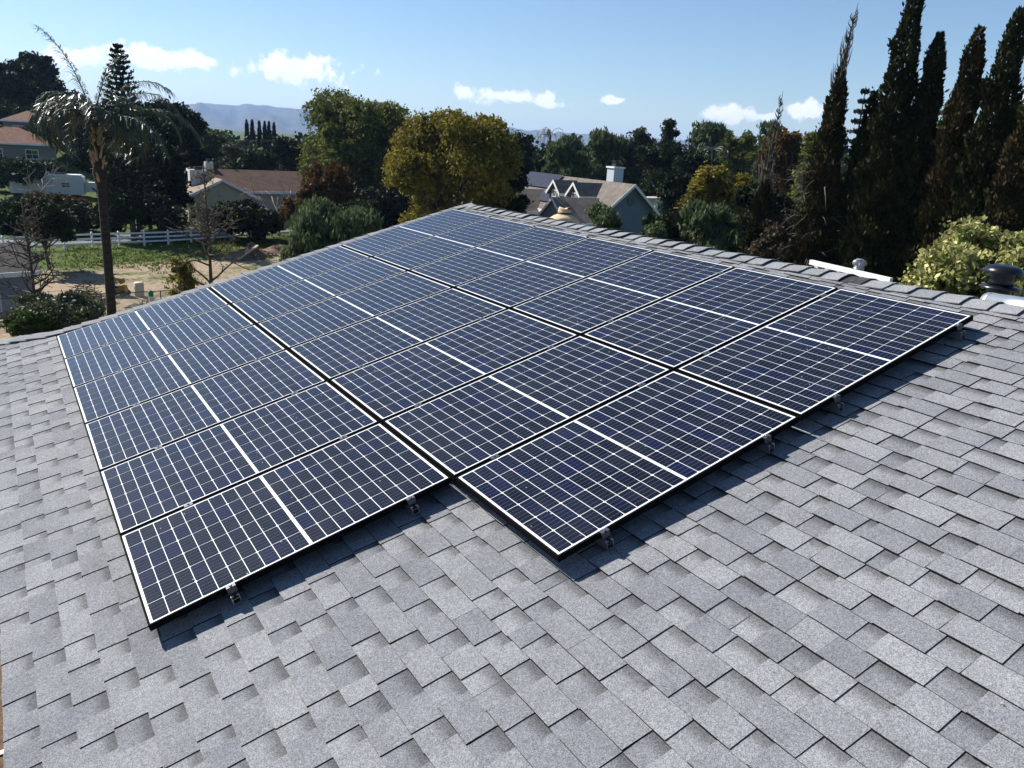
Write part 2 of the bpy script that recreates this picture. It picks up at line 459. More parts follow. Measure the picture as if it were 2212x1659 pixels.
pieces = shingle_pieces(); rng = random.Random(8); scored = []
for p in pieces:
    uc, vc = (p[0] + p[1]) / 2, (p[2] + p[3]) / 2; q = in_view(uc, vc); a = 0
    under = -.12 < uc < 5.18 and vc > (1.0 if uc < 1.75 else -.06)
    if q and -10 < q[0] < 2222 and 300 < q[1] < 1669 and not under: a = (p[3] - p[2]) * EXPO / q[2] ** 2
    scored.append((a, p))
scored.sort(key=lambda s: -s[0])
for a, p in scored[:300]:
    mb = MB(); band = []; piece_mesh(mb, band, p, rng); me = mb.mesh('shingle'); float_attr(me, 'band', band); dark_sides(me, m_shingle); link('shingle', me, m_shingle, roof)
mb = MB(); band = []
for a, p in scored[300:]: piece_mesh(mb, band, p, rng)
me = mb.mesh('shingle_field'); float_attr(me, 'band', band); dark_sides(me, m_shingle); tag(link('shingle_field', me, m_shingle, roof), kind='stuff')

# ridge caps, butt ends towards the camera
rng = random.Random(21); CE = .198; v = 7.42; k = 0
while v > -3.2:
    mb = MB(); sx = [-.158, -.10, -.05, -.022, 0, .022, .05, .10, .158]; L = []
    old = v > 1.3
    l0 = rng.uniform(.030, .038) if not old else rng.uniform(.030, .044); l1 = .015; sag = rng.uniform(-.004, .006); sk = rng.uniform(-.008, .008)
    rows = [(v + rng.uniform(-.004, .004), l0), (v + .10, l0 * .72 + rng.uniform(-.002, .004)), (v + .20, l0 * .42 + .004), (v + .31, l1)]
    for vv, lf in rows: L.append([cap_pt(vv, s + sk, lf - (sag if abs(s) > .12 else 0)) for s in sx])
    L = np.array(L); n = len(sx); m_ = len(rows); T = L.reshape(-1, 3); Bt = T - np.array([0, 0, .0065])
    F = []
    for i in range(m_ - 1):
        for j in range(n - 1):
            a = i * n + j; F.append((a, a + n, a + n + 1, a + 1)); o = m_ * n; F.append((o + a, o + a + 1, o + a + n + 1, o + a + n))
    o = m_ * n; ring = [j for j in range(n)] + [i * n + n - 1 for i in range(1, m_)] + [(m_ - 1) * n + j for j in range(n - 2, -1, -1)] + [i * n for i in range(m_ - 2, 0, -1)]
    for q in range(len(ring)):
        a, b_ = ring[q], ring[(q + 1) % len(ring)]; F.append((a, b_, o + b_, o + a))
    mb.add(np.vstack([T, Bt]), F); me = mb.mesh('ridge_cap'); float_attr(me, 'band', [0] * len(me.vertices))
    dark = abs(v - 1.04) < CE / 2
    o_ = link('ridge_cap', me, m_darkcap if dark else m_cap, roof)
    if dark: o_['label'] = 'dark patched ridge cap with two shiny spots'; dark_v = v
    v -= CE * rng.uniform(.97, 1.03); k += 1
mb = MB()
for (du, dv) in ((-.05, .05), (-.115, .10)):
    for q in range(5):
        p = np.array([U_RIDGE + du + rng.uniform(-.012, .012), dark_v + dv + rng.uniform(-.012, .012), W0 + .027]); a = rng.random() * 3
        d = np.array([math.cos(a), math.sin(a), .3]) * .009; mb.beam(p - d, p + d, .006, .003)
tag(mb.build('metal_flake', M('bright_foil', (.8, .8, .8), rough=.25, metal=1), roof), kind='stuff')

# caps along the far end of the roof
pts = [np.array([u, v_]) for u, v_ in FAR]; seg = []
for a, b_ in zip(pts[:-1], pts[1:]):
    L_ = np.linalg.norm(b_ - a); n = max(1, int(round(L_ / .2)))
    for i in range(n): seg.append((a + (b_ - a) * i / n, (b_ - a) / L_))
for c, d in seg:
    mb = MB(); nrm = np.array([-d[1], d[0]]); nrm = nrm if nrm[1] > 0 else -nrm
    lift0 = rng.uniform(.032, .04); P = []; base = W0
    for t_, lf in ((.30, lift0), (.0, .016)):
        for s, dz in ((-.13, 0), (-.05, .006), (0, .008), (.06, -.005), (.16, -.035)):
            q = c + d * t_ + nrm * s; P.append((q[0], q[1], base + lf + dz))
    P = np.array(P); F = [(i, i + 1, i + 6, i + 5) for i in range(4)]; n5 = 10
    F += [tuple(reversed([n5 + a for a in f])) for f in F]; ring = [0, 1, 2, 3, 4, 9, 8, 7, 6, 5]
    F += [(ring[(q + 1) % 10], ring[q], n5 + ring[q], n5 + ring[(q + 1) % 10]) for q in range(10)]
    mb.add(np.vstack([P, P - np.array([0, 0, .007])]), F); me = mb.mesh('rake_cap'); float_attr(me, 'band', [0] * len(me.vertices)); link('rake_cap', me, m_cap, roof)

# gutter along the eave
ex, ez = e[0] - .012, e[2]
mb = MB(); y0, y1 = V_NEAR + .1, 8.2
mb.box((ex - .145, y0, ez - .125), (ex - .141, y1, ez - .02)); mb.box((ex - .141, y0, ez - .125), (ex - .022, y1, ez - .121)); mb.box((ex - .150, y0, ez - .02), (ex - .135, y1, ez - .012))
mb.v = [q - house_base for q in mb.v]; gut = mb.build('gutter', m_gutter, house)
for yv in (roofp(6, 1305, W0)[1], roofp(12, 1612, W0)[1], roofp(6, 1305, W0)[1] + 1.3, roofp(6, 1305, W0)[1] + 2.6):
    mb = MB(); mb.box((ex - .143, yv - .014, ez - .030), (ex - .002, yv + .014, ez - .026)); mb.v = [q - house_base for q in mb.v]; mb.build('hanger', m_white, gut)
mb = MB(); mb.box((ex - .036, y0, ez - .16), (ex + .0, y1, ez - .034)); mb.v = [q - house_base for q in mb.v]; mb.build('fascia_board', m_brown, house)
mb = MB()
for q in range(140):
    yy = rng.uniform(.2, 5.5); p = np.array([ex - rng.uniform(.03, .13), yy, ez - .118]) - house_base; a = rng.random() * 3; d = np.array([math.cos(a), math.sin(a), rng.uniform(-.1, .3)]) * rng.uniform(.01, .03)
    mb.beam(p - d, p + d, .008, .004)
tag(mb.build('leaf_litter', m_brown, gut), kind='stuff')

# ------------------------------------------------------------------ solar panels
PU, PV = 1.74014608, 1.04; PL, PWD, PT = 1.72, 1.02, .036
m_frame = M('black_anodised_frame', (.006, .006, .007), rough=.7, spec=.02)
m_back = M('white_backsheet', (.80, .81, .80), (.70, .71, .72), scale=9, rough=.5, coat=1, coat_rough=.07)


def make_cell_mat():
    m = bpy.data.materials.new('solar_cell'); m.use_nodes = True; t = m.node_tree; L = t.links; b = t.nodes['Principled BSDF']
    b.inputs['Roughness'].default_value = .6; b.inputs['Specular IOR Level'].default_value = .03
    b.inputs['Coat Weight'].default_value = 1; b.inputs['Coat Roughness'].default_value = .06; b.inputs['Coat IOR'].default_value = 1.27
    oi = N(t, 'ShaderNodeObjectInfo'); tcn = N(t, 'ShaderNodeTexCoord'); sp = N(t, 'ShaderNodeSeparateXYZ'); L.new(tcn.outputs['Object'], sp.inputs[0])
    r = N(t, 'ShaderNodeValToRGB'); e_ = r.color_ramp.elements; e_[0].color = (.0022, .0034, .0100, 1); e_[1].color = (.0018, .0042, .026, 1)
    x = r.color_ramp.elements.new(.62); x.color = (.0026, .0042, .0135, 1); L.new(oi.outputs['Random'], r.inputs[0])
    fy = math_node(t, 'FRACT', math_node(t, 'MULTIPLY_ADD', sp.outputs['Y'], 5 / .1588, 10.0))
    line = math_node(t, 'LESS_THAN', math_node(t, 'ABSOLUTE', math_node(t, 'SUBTRACT', fy, .5)), .023)
    g = N(t, 'ShaderNodeNewGeometry')
    vo = N(t, 'ShaderNodeTexVoronoi'); vo.inputs['Scale'].default_value = 22; L.new(g.outputs['Position'], vo.inputs['Vector'])
    sc_ = N(t, 'ShaderNodeSeparateColor'); L.new(vo.outputs['Color'], sc_.inputs[0])
    dot = math_node(t, 'MULTIPLY', math_node(t, 'LESS_THAN', vo.outputs['Distance'], math_node(t, 'MULTIPLY', sc_.outputs[1], .12)), math_node(t, 'GREATER_THAN', sc_.outputs[0], .72))
    n = N(t, 'ShaderNodeTexNoise'); n.inputs['Scale'].default_value = 2.6; n.inputs['Detail'].default_value = 8; n.inputs['Roughness'].default_value = .7; L.new(g.outputs['Position'], n.inputs['Vector'])
    dust = N(t, 'ShaderNodeMapRange'); dust.inputs['From Min'].default_value = .45; dust.inputs['From Max'].default_value = .85; dust.inputs['To Max'].default_value = .03; L.new(n.outputs['Fac'], dust.inputs['Value'])
    fac = math_node(t, 'MAXIMUM', math_node(t, 'MULTIPLY', line, .22), math_node(t, 'MAXIMUM', math_node(t, 'MULTIPLY', dot, .6), dust.outputs[0]))
    mix = N(t, 'ShaderNodeMixRGB'); L.new(fac, mix.inputs[0]); L.new(r.outputs[0], mix.inputs[1]); mix.inputs[2].default_value = (.52, .54, .58, 1); L.new(mix.outputs[0], b.inputs['Base Color'])
    L.new(math_node(t, 'MULTIPLY_ADD', n.outputs['Fac'], .05, .0), b.inputs['Coat Roughness'])
    return m


m_cell = make_cell_mat()
# frame
mb = MB(); LW = .011
mb.box((0, 0, -PT), (PL, LW, 0)); mb.box((0, PWD - LW, -PT), (PL, PWD, 0)); mb.box((0, LW, -PT), (LW, PWD - LW, 0)); mb.box((PL - LW, LW, -PT), (PL, PWD - LW, 0))
for z0, z1 in ((-.013, -.010), (-.026, -.021), (-.036, -.033)):
    mb.box((-.0018, .002, z0), (.001, PWD - .002, z1)); mb.box((PL - .001, .002, z0), (PL + .0018, PWD - .002, z1))
me_frame = mb.mesh('frame')
mb = MB(); mb.box((LW, LW, -.0065), (PL - LW, PWD - LW, -.0018)); me_back = mb.mesh('backsheet')
# half-cut cells with clipped corners on one long side
CU, CV, CG = .0788, .1588, .0040


def cell_mesh(flip):
    hx, hy, c = CU / 2, CV / 2, .0065; s = -1 if flip else 1
    P = [(-hx, -hy), (hx - c, -hy), (hx, -hy + c), (hx, hy - c), (hx - c, hy), (-hx, hy)]
    P = [(x * s, y) for x, y in P]
    if flip: P = P[::-1]
    mb = MB(); mb.prism([(x, y, -.0021) for x, y in P], (0, 0, .0010)); return mb.mesh('cell')


cells = (cell_mesh(False), cell_mesh(True))
xs = []
half = 10 * CU + 9 * CG; mid_gap = .020; x0 = (PL - 2 * half - mid_gap) / 2
for hh in range(2):
    for i in range(10): xs.append((x0 + hh * (half + mid_gap) + CU / 2 + i * (CU + CG), i % 2))
yoff = (PWD - 6 * CV - 5 * CG) / 2
ys = [yoff + CV / 2 + j * (CV + CG) for j in range(6)]
ordn = ['nearest', 'second nearest', 'third nearest', 'fourth nearest', 'fifth nearest', 'sixth nearest', 'farthest']
colname = ['column along the eave', 'middle column', 'column along the ridge']
for c in range(3):
    for r_ in range(7):
        if c == 0 and r_ == 0: continue
        k = r_ - 1 if c == 0 else r_; word = ordn[k] if not (c == 0 and r_ == 6) else 'farthest'
        p = A(c * PU + .01, r_ * PV + .01, 0)
        t = thing('solar_panel', p, f'{word} solar panel of the {colname[c]}', 'solar panel', 'solar panels in the roof array', rot=(0, -TH, 0))
        link('frame', me_frame, m_frame, t); link('backsheet', me_back, m_back, t)
        for x, fl in xs:
            for y in ys:
                o = link('cell', cells[fl], m_cell, t); o.location = (x, y, 0)

# mounting rails with clamps
m_rail = M('mill_aluminium', (.42, .43, .45), rough=.32, metal=.9, spec=.5)
m_clamp = M('dark_clamp', (.10, .10, .11), rough=.4, metal=.7)
m_bolt = M('steel_bolt', (.6, .6, .62), rough=.25, metal=1)
mb = MB(); mb.box((-.026, -.019, -.002), (.026, .019, .0035)); mb.box((-.022, -.0085, -.034), (.022, .0085, -.002)); me_clamp = mb.mesh('clamp')
mb = MB(); mb.lathe([(.0075, .0035), (.0075, .010), (.005, .012)], 6); me_bolt = mb.mesh('bolt')
mb = MB()
mb.box((-.024, -.016, -.002), (-.005, .012, .0035)); mb.box((.005, -.016, -.002), (.024, .012, .0035)); mb.box((-.024, -.016, -.034), (.024, -.009, -.004)); me_end = mb.mesh('end_clamp')
mb = MB(); mb.box((-.03, -.035, W0 + .004), (.03, .035, -.0895)); mb.box((.0215, -.02, -.0895), (.026, .02, -.05)); me_footp = mb.mesh('foot')
rl = ['by the eave', 'second from the eave', 'third from the eave', 'fourth from the eave', 'second from the ridge', 'by the ridge']
for i, u in enumerate((.419, 1.458, 2.029, 3.191, 3.785, 5.023)):
    v0 = (1.05 if i < 2 else .01); ve = v0 - .045; vf = 7.27
    t = thing('mounting_rail', A(u, ve, 0), f'aluminium mounting rail under the solar panels, {rl[i]}', 'rail', 'rails under the solar panels', rot=(0, -TH, 0))
    L_ = vf - ve; mb = MB(); z1, z0 = -PT - .0015, -.0885
    mb.box((-.021, 0, z0), (-.0175, L_, z1)); mb.box((.0175, 0, z0), (.021, L_, z1)); mb.box((-.0175, 0, z0), (.0175, L_, z0 + .0035))
    mb.box((-.0175, 0, z1 - .0035), (-.007, L_, z1)); mb.box((.007, 0, z1 - .0035), (.0175, L_, z1)); mb.box((-.0175, .004, -.063), (.0175, L_, -.060))
    mb.build('rail_profile', m_rail, t)
    o = link('end_clamp', me_end, m_clamp, t); o.location = (0, .045 - .006, 0); b_ = link('bolt', me_bolt, m_bolt, o); b_.location = (0, -.004, 0)
    for r_ in range(2 if i < 2 else 1, 7):
        o = link('clamp', me_clamp, m_clamp, t); o.location = (0, r_ * PV - ve, 0); link('bolt', me_bolt, m_bolt, o)
    for q in np.arange(.25, L_, 1.3):
        o = link('foot', me_footp, m_clamp, t); o.location = (0, q, 0)

# ------------------------------------------------------------------ plants
def leaves(P, rng, L, W, mode='any', axis=None, jit=.35):
    n = len(P); t = rng.normal(size=(n, 3))
    if mode == 'droop': t = t * .35 + np.array([0, 0, -1.])
    elif mode == 'up': t = t * .45 + np.array([0, 0, 1.])
    elif mode == 'flat': t[:, 2] *= .3
    elif mode == 'axis': t = t * .4 + axis
    t /= np.linalg.norm(t, axis=1)[:, None] + 1e-9
    s = np.cross(t, rng.normal(size=(n, 3))); s /= np.linalg.norm(s, axis=1)[:, None] + 1e-9
    k = (1 + jit * rng.uniform(-1, 1, n))[:, None]; a = t * L * k; b = s * W * k / 2
    return np.stack([P - a * .5, P + b, P + a * .5, P - b], 1)


def sphere(rng, n):
    d = rng.normal(size=(n, 3)); return d / (np.linalg.norm(d, axis=1)[:, None] + 1e-9)


def clumps(lobes, ncl, per, rc, rng, shell=.62):
    lobes = np.asarray(lobes, float); w = np.prod(lobes[:, 3:], axis=1) ** (2 / 3); w /= w.sum()
    k = rng.choice(len(lobes), ncl, p=w); d = sphere(rng, ncl); d[:, 2] = np.where(d[:, 2] < -.55, -d[:, 2], d[:, 2])
    r = shell + (1.04 - shell) * rng.random(ncl) ** .6
    C_ = lobes[k, :3] + d * lobes[k, 3:] * r[:, None]
    rr = rc * rng.uniform(.5, 1.25, ncl)
    P = C_[:, None, :] + sphere(rng, ncl * per).reshape(ncl, per, 3) * (rr[:, None] * rng.random((ncl, per)) ** .5)[:, :, None] * np.array([1, 1, .75])
    return C_, P.reshape(-1, 3)


def branchy(mb, base, tips, r0, rng, fork=.45, n=5):
    base = np.asarray(base, float)
    for tp in tips:
        tp = np.asarray(tp, float); mid = base + (tp - base) * .5; mid[2] += .12 * np.linalg.norm(tp - base) * rng.uniform(-.2, 1); mid[:2] += rng.normal(size=2) * .06 * np.linalg.norm(tp - base)
        mb.tube([base, mid, tp], [r0, r0 * .6, r0 * .18], n)


m_bark = M('bark', (.055, .042, .032), (.12, .095, .075), scale=6, rough=.95, bump=.6, bscale=14)
m_palebark = M('pale_bark', (.19, .17, .15), (.33, .30, .27), scale=5, rough=.95)
m_dead = M('dead_wood', (.06, .05, .042), (.13, .11, .09), scale=5, rough=.95)
LEAF = {
    'dark': leafM('dark_leaf', (.009, .016, .006), (.020, .030, .010), trans=.12),
    'deep': leafM('deep_leaf', (.013, .023, .008), (.030, .043, .014), trans=.2),
    'green': leafM('green_leaf', (.030, .052, .012), (.062, .092, .022)),
    'olive': leafM('olive_leaf', (.070, .090, .018), (.145, .155, .036)),
    'gold': leafM('gold_leaf', (.115, .105, .016), (.25, .205, .034)),
    'pepper': leafM('pepper_leaf', (.052, .080, .032), (.125, .155, .075)),
    'rust': leafM('rust_leaf', (.055, .035, .010), (.105, .055, .014)),
    'brown': leafM('brown_twig', (.045, .034, .020), (.085, .066, .042), trans=.15),
    'grey': leafM('grey_leaf', (.040, .046, .028), (.085, .09, .06), trans=.15),
    'cyp': leafM('cypress_spray', (.010, .0145, .005), (.030, .033, .011), trans=.12, scale=1.2),
    'cypb': leafM('browning_cypress_spray', (.015, .016, .006), (.050, .038, .015), trans=.12, scale=.8),
    'varie': leafM('variegated_leaf', (.12, .14, .03), (.50, .48, .20), trans=.25, rnd=.75, scale=3),
    'palm': leafM('palm_leaflet', (.020, .034, .014), (.05, .07, .035), trans=.15, spec=.6, rough=.36),
    'fir': leafM('fir_needle', (.016, .030, .020), (.032, .05, .034), trans=.15),
    'rose': leafM('rose_leaf', (.04, .055, .015), (.11, .12, .045), trans=.25, spec=.5),
}
DENS = 1.5


def broad(label, x, y, D, wpx, mat, base_frac=.22, leaf=.34, n=5000, name='tree', group=None, mode='any', seed=0, lob=9, droop=False, squash=1., cat=None, shell=.6, wl=.5, depth=1.0, rc=None, bark=None, p=None, H=None, W=None):
    rng = np.random.default_rng(1000 + seed)
    if p is None: p, H = foot(x, y, D)
    if W is None: W = wpx * D / FPX
    t = thing(name, p, label, cat or ('shrub' if name.endswith('shrub') else 'tree'), group)
    zb = H * base_frac; hz = (H - zb) / 2; zc = zb + hz; lobes = [(0, 0, zc, W * .27, W * .27 * depth, hz * .66)]
    lob = int(lob * 1.7)
    for i in range(lob):
        a = 2 * math.pi * (i * 1.618 + rng.random() * .3); el = rng.uniform(-.8, .98); s = rng.uniform(.15, .36)
        c = math.sqrt(max(0, 1 - el * el * .7)); lr = W * s * .62
        lobes.append((math.cos(a) * c * (W / 2 - lr * .9), math.sin(a) * c * (W / 2 - lr * .9) * depth, zc + el * (hz - min(lr * .8, hz * .5) * .9), lr, lr * depth, min(lr * .85, hz * .5) * squash))
    for i in range(3): lobes.append((rng.uniform(-.24, .24) * W, rng.uniform(-.24, .24) * W, H - hz * .34 * rng.uniform(1, 1.6), W * .17, W * .17, hz * .34))
    per = 16; n = int(n * DENS); leaf *= 1.28
    C_, P = clumps(lobes, n // per, per, rc or max(leaf * 1.5, W * .055), rng, shell)
    P[:, 2] = np.maximum(P[:, 2], .05)
    k_ = rng.integers(0, len(lobes), n // 5); lb = np.array(lobes)[k_]; Pi = lb[:, :3] + sphere(rng, n // 5) * lb[:, 3:] * (.72 * rng.random(n // 5) ** .4)[:, None]; Pi[:, 2] = np.maximum(Pi[:, 2], .05)
    Q = leaves(P, rng, leaf * (1.7 if mode == 'droop' else 1), leaf * wl, mode)
    Q = np.concatenate([Q, leaves(Pi, rng, leaf * 1.9, leaf * 1.5, 'any')])
    link('crown', quad_mesh('crown', Q), LEAF[mat], t)
    mb = MB(); r0 = max(.05, min(.42, H * .022)); fork = np.array([rng.normal() * .1, rng.normal() * .1, max(zb * .85, H * .16)])
    mb.tube([(0, 0, -.3), fork * [.5, .5, .5], fork], [r0 * 1.25, r0, r0 * .85], 7)
    tips = [np.array(l[:3]) + np.array([0, 0, l[5] * .3]) for l in lobes[1:]]; branchy(mb, fork, tips, r0 * .55, rng)
    for cpt in C_[rng.choice(len(C_), min(26, len(C_)), replace=False)]:
        l = np.array(lobes[rng.integers(1, len(lobes))][:3]); branchy(mb, fork + (cpt - fork) * .45, [cpt], r0 * .16, rng, n=4)
    mb.build('trunk', bark or m_bark, t, smooth=True)
    return t


def column(label, x, y, D, wpx, mat='cyp', n=7000, leaf=.25, name='cypress_tree', group=None, seed=0, top_frac=1.0, bare=False, base_w=None, p=None, H=None):
    """columnar cypress: foliage up to top_frac of its height, bare leader above"""
    rng = np.random.default_rng(2000 + seed)
    if p is None: p, H = foot(x, y, D)
    W = wpx * D / FPX
    t = thing(name, p, label, 'tree', group); Hf = H * top_frac
    z = (1 - (1 - rng.random(int(n * DENS * 1.35))) ** .66) * Hf; q = z / Hf
    prof = np.minimum(1, (q / .10 + .45) ** .6) * np.clip(1 - q, 0, 1) ** .58 * .93 + .07
    ang = rng.random(len(z)) * 2 * math.pi; ph = rng.random(8) * 6.3
    lump = 1 + .16 * np.sin(3 * ang + z * 2.1 + ph[0]) + .14 * np.sin(2 * ang - z * 3.3 + ph[1]) + .12 * np.sin(5 * ang + z * 5.2 + ph[2])
    r = W / 2 * prof * lump * (.50 + .50 * rng.random(len(z)) ** .45) * (1 + (rng.random(len(z)) < .05) * rng.random(len(z)) * .45)
    sway = .12 * np.sin(z * .35 + ph[3]); P = np.stack([np.cos(ang) * r + sway * .4, np.sin(ang) * r, z + .1], -1)
    out = np.stack([np.cos(ang) * .5, np.sin(ang) * .5, np.ones(len(z))], -1)
    Q = leaves(P, rng, leaf, leaf * .42, 'axis', axis=out); link('crown', quad_mesh('crown', Q), LEAF[mat], t)
    mb = MB(); mb.tube([(0, 0, -.3), (0, 0, Hf * .5), (.05, 0, Hf * .96)], [.2, .13, .04], 7)
    if top_frac < 1:
        mb.tube([(.05, 0, Hf * .93), (.02 * H, .1, (Hf + H) / 2), (.035 * H, .1, H)], [.07, .045, .012], 6)
        for i in range(120):
            zz = Hf * .88 + (H - Hf * .9) * rng.random() ** 1.4 * .95; a = rng.random() * 6.3; ln = rng.uniform(.4, 1.5) * (1.15 - (zz - Hf * .88) / (H - Hf * .88))
            b0 = np.array([.03 * H * max(0, (zz - Hf) / (H - Hf + .01)), .06, zz]); d = np.array([math.cos(a) * .35, math.sin(a) * .35, 1.]); d /= np.linalg.norm(d)
            mb.tube([b0, b0 + d * ln * .5 + [math.cos(a) * .12, math.sin(a) * .12, 0], b0 + d * ln], [.034, .024, .010], 4)
    if bare:
        for i in range(90):
            zz = Hf * rng.uniform(.12, .62); a = rng.random() * 6.3; ln = rng.uniform(.6, 1.5); o_ = np.array([math.cos(a), math.sin(a), 0]) * W * .32; b0 = o_ + [0, 0, zz]
            d = np.array([math.cos(a), math.sin(a), rng.uniform(-.9, .4)]); mb.tube([b0, b0 + d * ln * .5 + [0, 0, .1], b0 + d * ln], [.03, .02, .006], 4)
    mb.build('trunk', m_dead if (bare or top_frac < 1) else m_bark, t, smooth=True); return t


def grow(mb, rng, p, d, L, r, depth, spread=.7, up=.25, n=5):
    k = 3; pts = [p]; q = p.copy(); dd = d.copy()
    for i in range(k):
        dd = dd + rng.normal(size=3) * .16; dd[2] += up * .15; dd /= np.linalg.norm(dd); q = q + dd * L / k; pts.append(q.copy())
    mb.tube(pts, np.linspace(r, r * .6, k + 1), n)
    if depth == 0: return
    for i in range(rng.integers(2, 4)):
        e_ = dd + rng.normal(size=3) * spread; e_[2] += up * .4; e_ /= np.linalg.norm(e_)
        grow(mb, rng, pts[rng.integers(1, k + 1)], e_, L * rng.uniform(.5, .78), r * .55, depth - 1, spread, up, 4)


def bare_tree(label, x, y, D, seed=0, pale=True, depth=4, trunk_frac=.3, r0=.09, name='bare_tree', leaf=None, nleaf=0, kind='open', p=None, H=None):
    rng = np.random.default_rng(3000 + seed)
    if p is None: p, H = foot(x, y, D)
    t = thing(name, p, label, 'tree'); mb = MB(); mt = MB(); tips = []
    if kind == 'leader':
        mt.tube([(0, 0, -.2), (.04, 0, H * .5), (-.05, .05, H)], [r0, r0 * .62, .03], 6)
        for i in range(44):
            zz = H * rng.uniform(.14, .95); a = rng.random() * 6.3; ln = (H - zz) * .38 + .35; d = np.array([math.cos(a), math.sin(a), .45]); d /= np.linalg.norm(d)
            grow(mb, rng, np.array([0, 0, zz]), d, ln * rng.uniform(.7, 1.1) * .75, (.05 * (1.2 - zz / H) + .018), 2, .6, .2, 4)
    else:
        f = H * trunk_frac; mt.tube([(0, 0, -.2), (.05, 0, f)], [r0 * 1.2, r0], 6)
        for i in range(5):
            a = 2 * math.pi * (i + rng.random() * .6) / 5; d = np.array([math.cos(a) * .75, math.sin(a) * .75, .8]); d /= np.linalg.norm(d)
            grow(mb, rng, np.array([.05, 0, f * rng.uniform(.75, 1)]), d, (H - f) * .52, r0 * .55, depth - 1, .62, .35)
    mt.build('trunk', m_palebark if pale else m_bark, t, smooth=True); mb.build('branches', m_palebark if pale else m_bark, t, smooth=True)
    if nleaf:
        V = np.vstack(mb.v); P = V[rng.choice(len(V), nleaf)] + rng.normal(size=(nleaf, 3)) * .12
        link('crown', quad_mesh('crown', leaves(P, rng, .16, .09)), LEAF[leaf], t)
    return t


# --- mountains and haze ----------------------------------------------------
def mountains():
    rng = np.random.default_rng(4); prof = [(-400, 250), (0, 246), (200, 244), (330, 236), (385, 226), (440, 222), (470, 224), (500, 228), (540, 225), (570, 226), (600, 231), (625, 233), (650, 236), (760, 244), (900, 262), (1200, 285), (1600, 312), (2212, 350), (2700, 385)]
    xs_ = np.linspace(-400, 2700, 420); top = np.interp(xs_, [p[0] for p in prof], [p[1] for p in prof])
    rows = 34; V = []
    f = lambda x, s: np.interp(x, np.linspace(-400, 2700, len(s)), s)
    s1, s2, s3 = rng.normal(size=60), rng.normal(size=160), rng.normal(size=400)
    crest = [CW + ray(x, y + 1.2 * f(x, s2) + .6 * f(x, s3)) * 8600 for x, y in zip(xs_, top)]
    ph = rng.random(12) * 6.3
    for i in range(rows):
        q = i / (rows - 1)
        for x, c in zip(xs_, crest):
            d = ray(x, 260); D = 8600 - 2900 * q; z = c[2] * (1 - q) ** 1.25 - 9 * q
            fold = sum(np.sin(x / w_ + ph[k] + q * m_) * a_ for k, (w_, m_, a_) in enumerate(((9, 3, .2), (17, -5, .35), (31, 4, .5), (5, 7, .12), (3.1, -6, .07)))) * max(c[2], 20) * .42 * math.sin(math.pi * min(1, q * 1.05)) * (1 - q * .6)
            V.append((CW[0] + d[0] * D, CW[1] + d[1] * D, max(-10, z + fold * 1.0)))
    n = len(xs_); F = [(i * n + j, i * n + j + 1, (i + 1) * n + j + 1, (i + 1) * n + j) for i in range(rows - 1) for j in range(n - 1)]
    # back slope so the range is a solid
    b0 = len(V); V += [(CW[0] + ray(x, 260)[0] * 10000, CW[1] + ray(x, 260)[1] * 10000, -10) for x in xs_]; F += [(j + 1, j, b0 + j, b0 + j + 1) for j in range(n - 1)]
    me = bpy.data.meshes.new('mountains'); me.from_pydata([tuple(map(float, v)) for v in V], [], F); me.polygons.foreach_set('use_smooth', [True] * len(F))
    tag(link('mountains', me, M('chaparral', (.055, .06, .045), (.12, .11, .08), scale=.003, rough=1, spec=0)), kind='structure')
    mb = MB(); mb.box((-10600, -10600, -12), (10600, 10600, 300)); m = bpy.data.materials.new('haze'); m.use_nodes = True; t = m.node_tree; t.nodes.clear()
    o = N(t, 'ShaderNodeOutputMaterial'); v = N(t, 'ShaderNodeVolumePrincipled'); v.inputs['Color'].default_value = (.42, .62, 1, 1); v.inputs['Density'].default_value = HAZE; v.inputs['Anisotropy'].default_value = .2
    t.links.new(v.outputs[0], o.inputs['Volume']); h = mb.build('haze', m); tag(h, kind='stuff')


HAZE = 0.9e-4
mountains()

# --- road and white rail fence -------------------------------------------------
m_road = M('asphalt', (.10, .10, .105), (.16, .16, .16), scale=.8, rough=.9)
mb = MB(); a = FENCE_A - FDIR * 60; b = FENCE_B + FDIR * 90
for s in np.arange(0, np.linalg.norm(b - a) - 3, 3.):
    P = [a + FDIR * s + FN * 2.2, a + FDIR * (s + 3) + FN * 2.2, a + FDIR * (s + 3) + FN * 8.4, a + FDIR * s + FN * 8.4]
    mb.add([(p[0], p[1], float(ground_z(p[0], p[1])) + .07) for p in P], [(0, 1, 2, 3)])
tag(mb.build('road', m_road), kind='structure')
m_vinyl = M('white_vinyl', (.80, .80, .79), rough=.4)


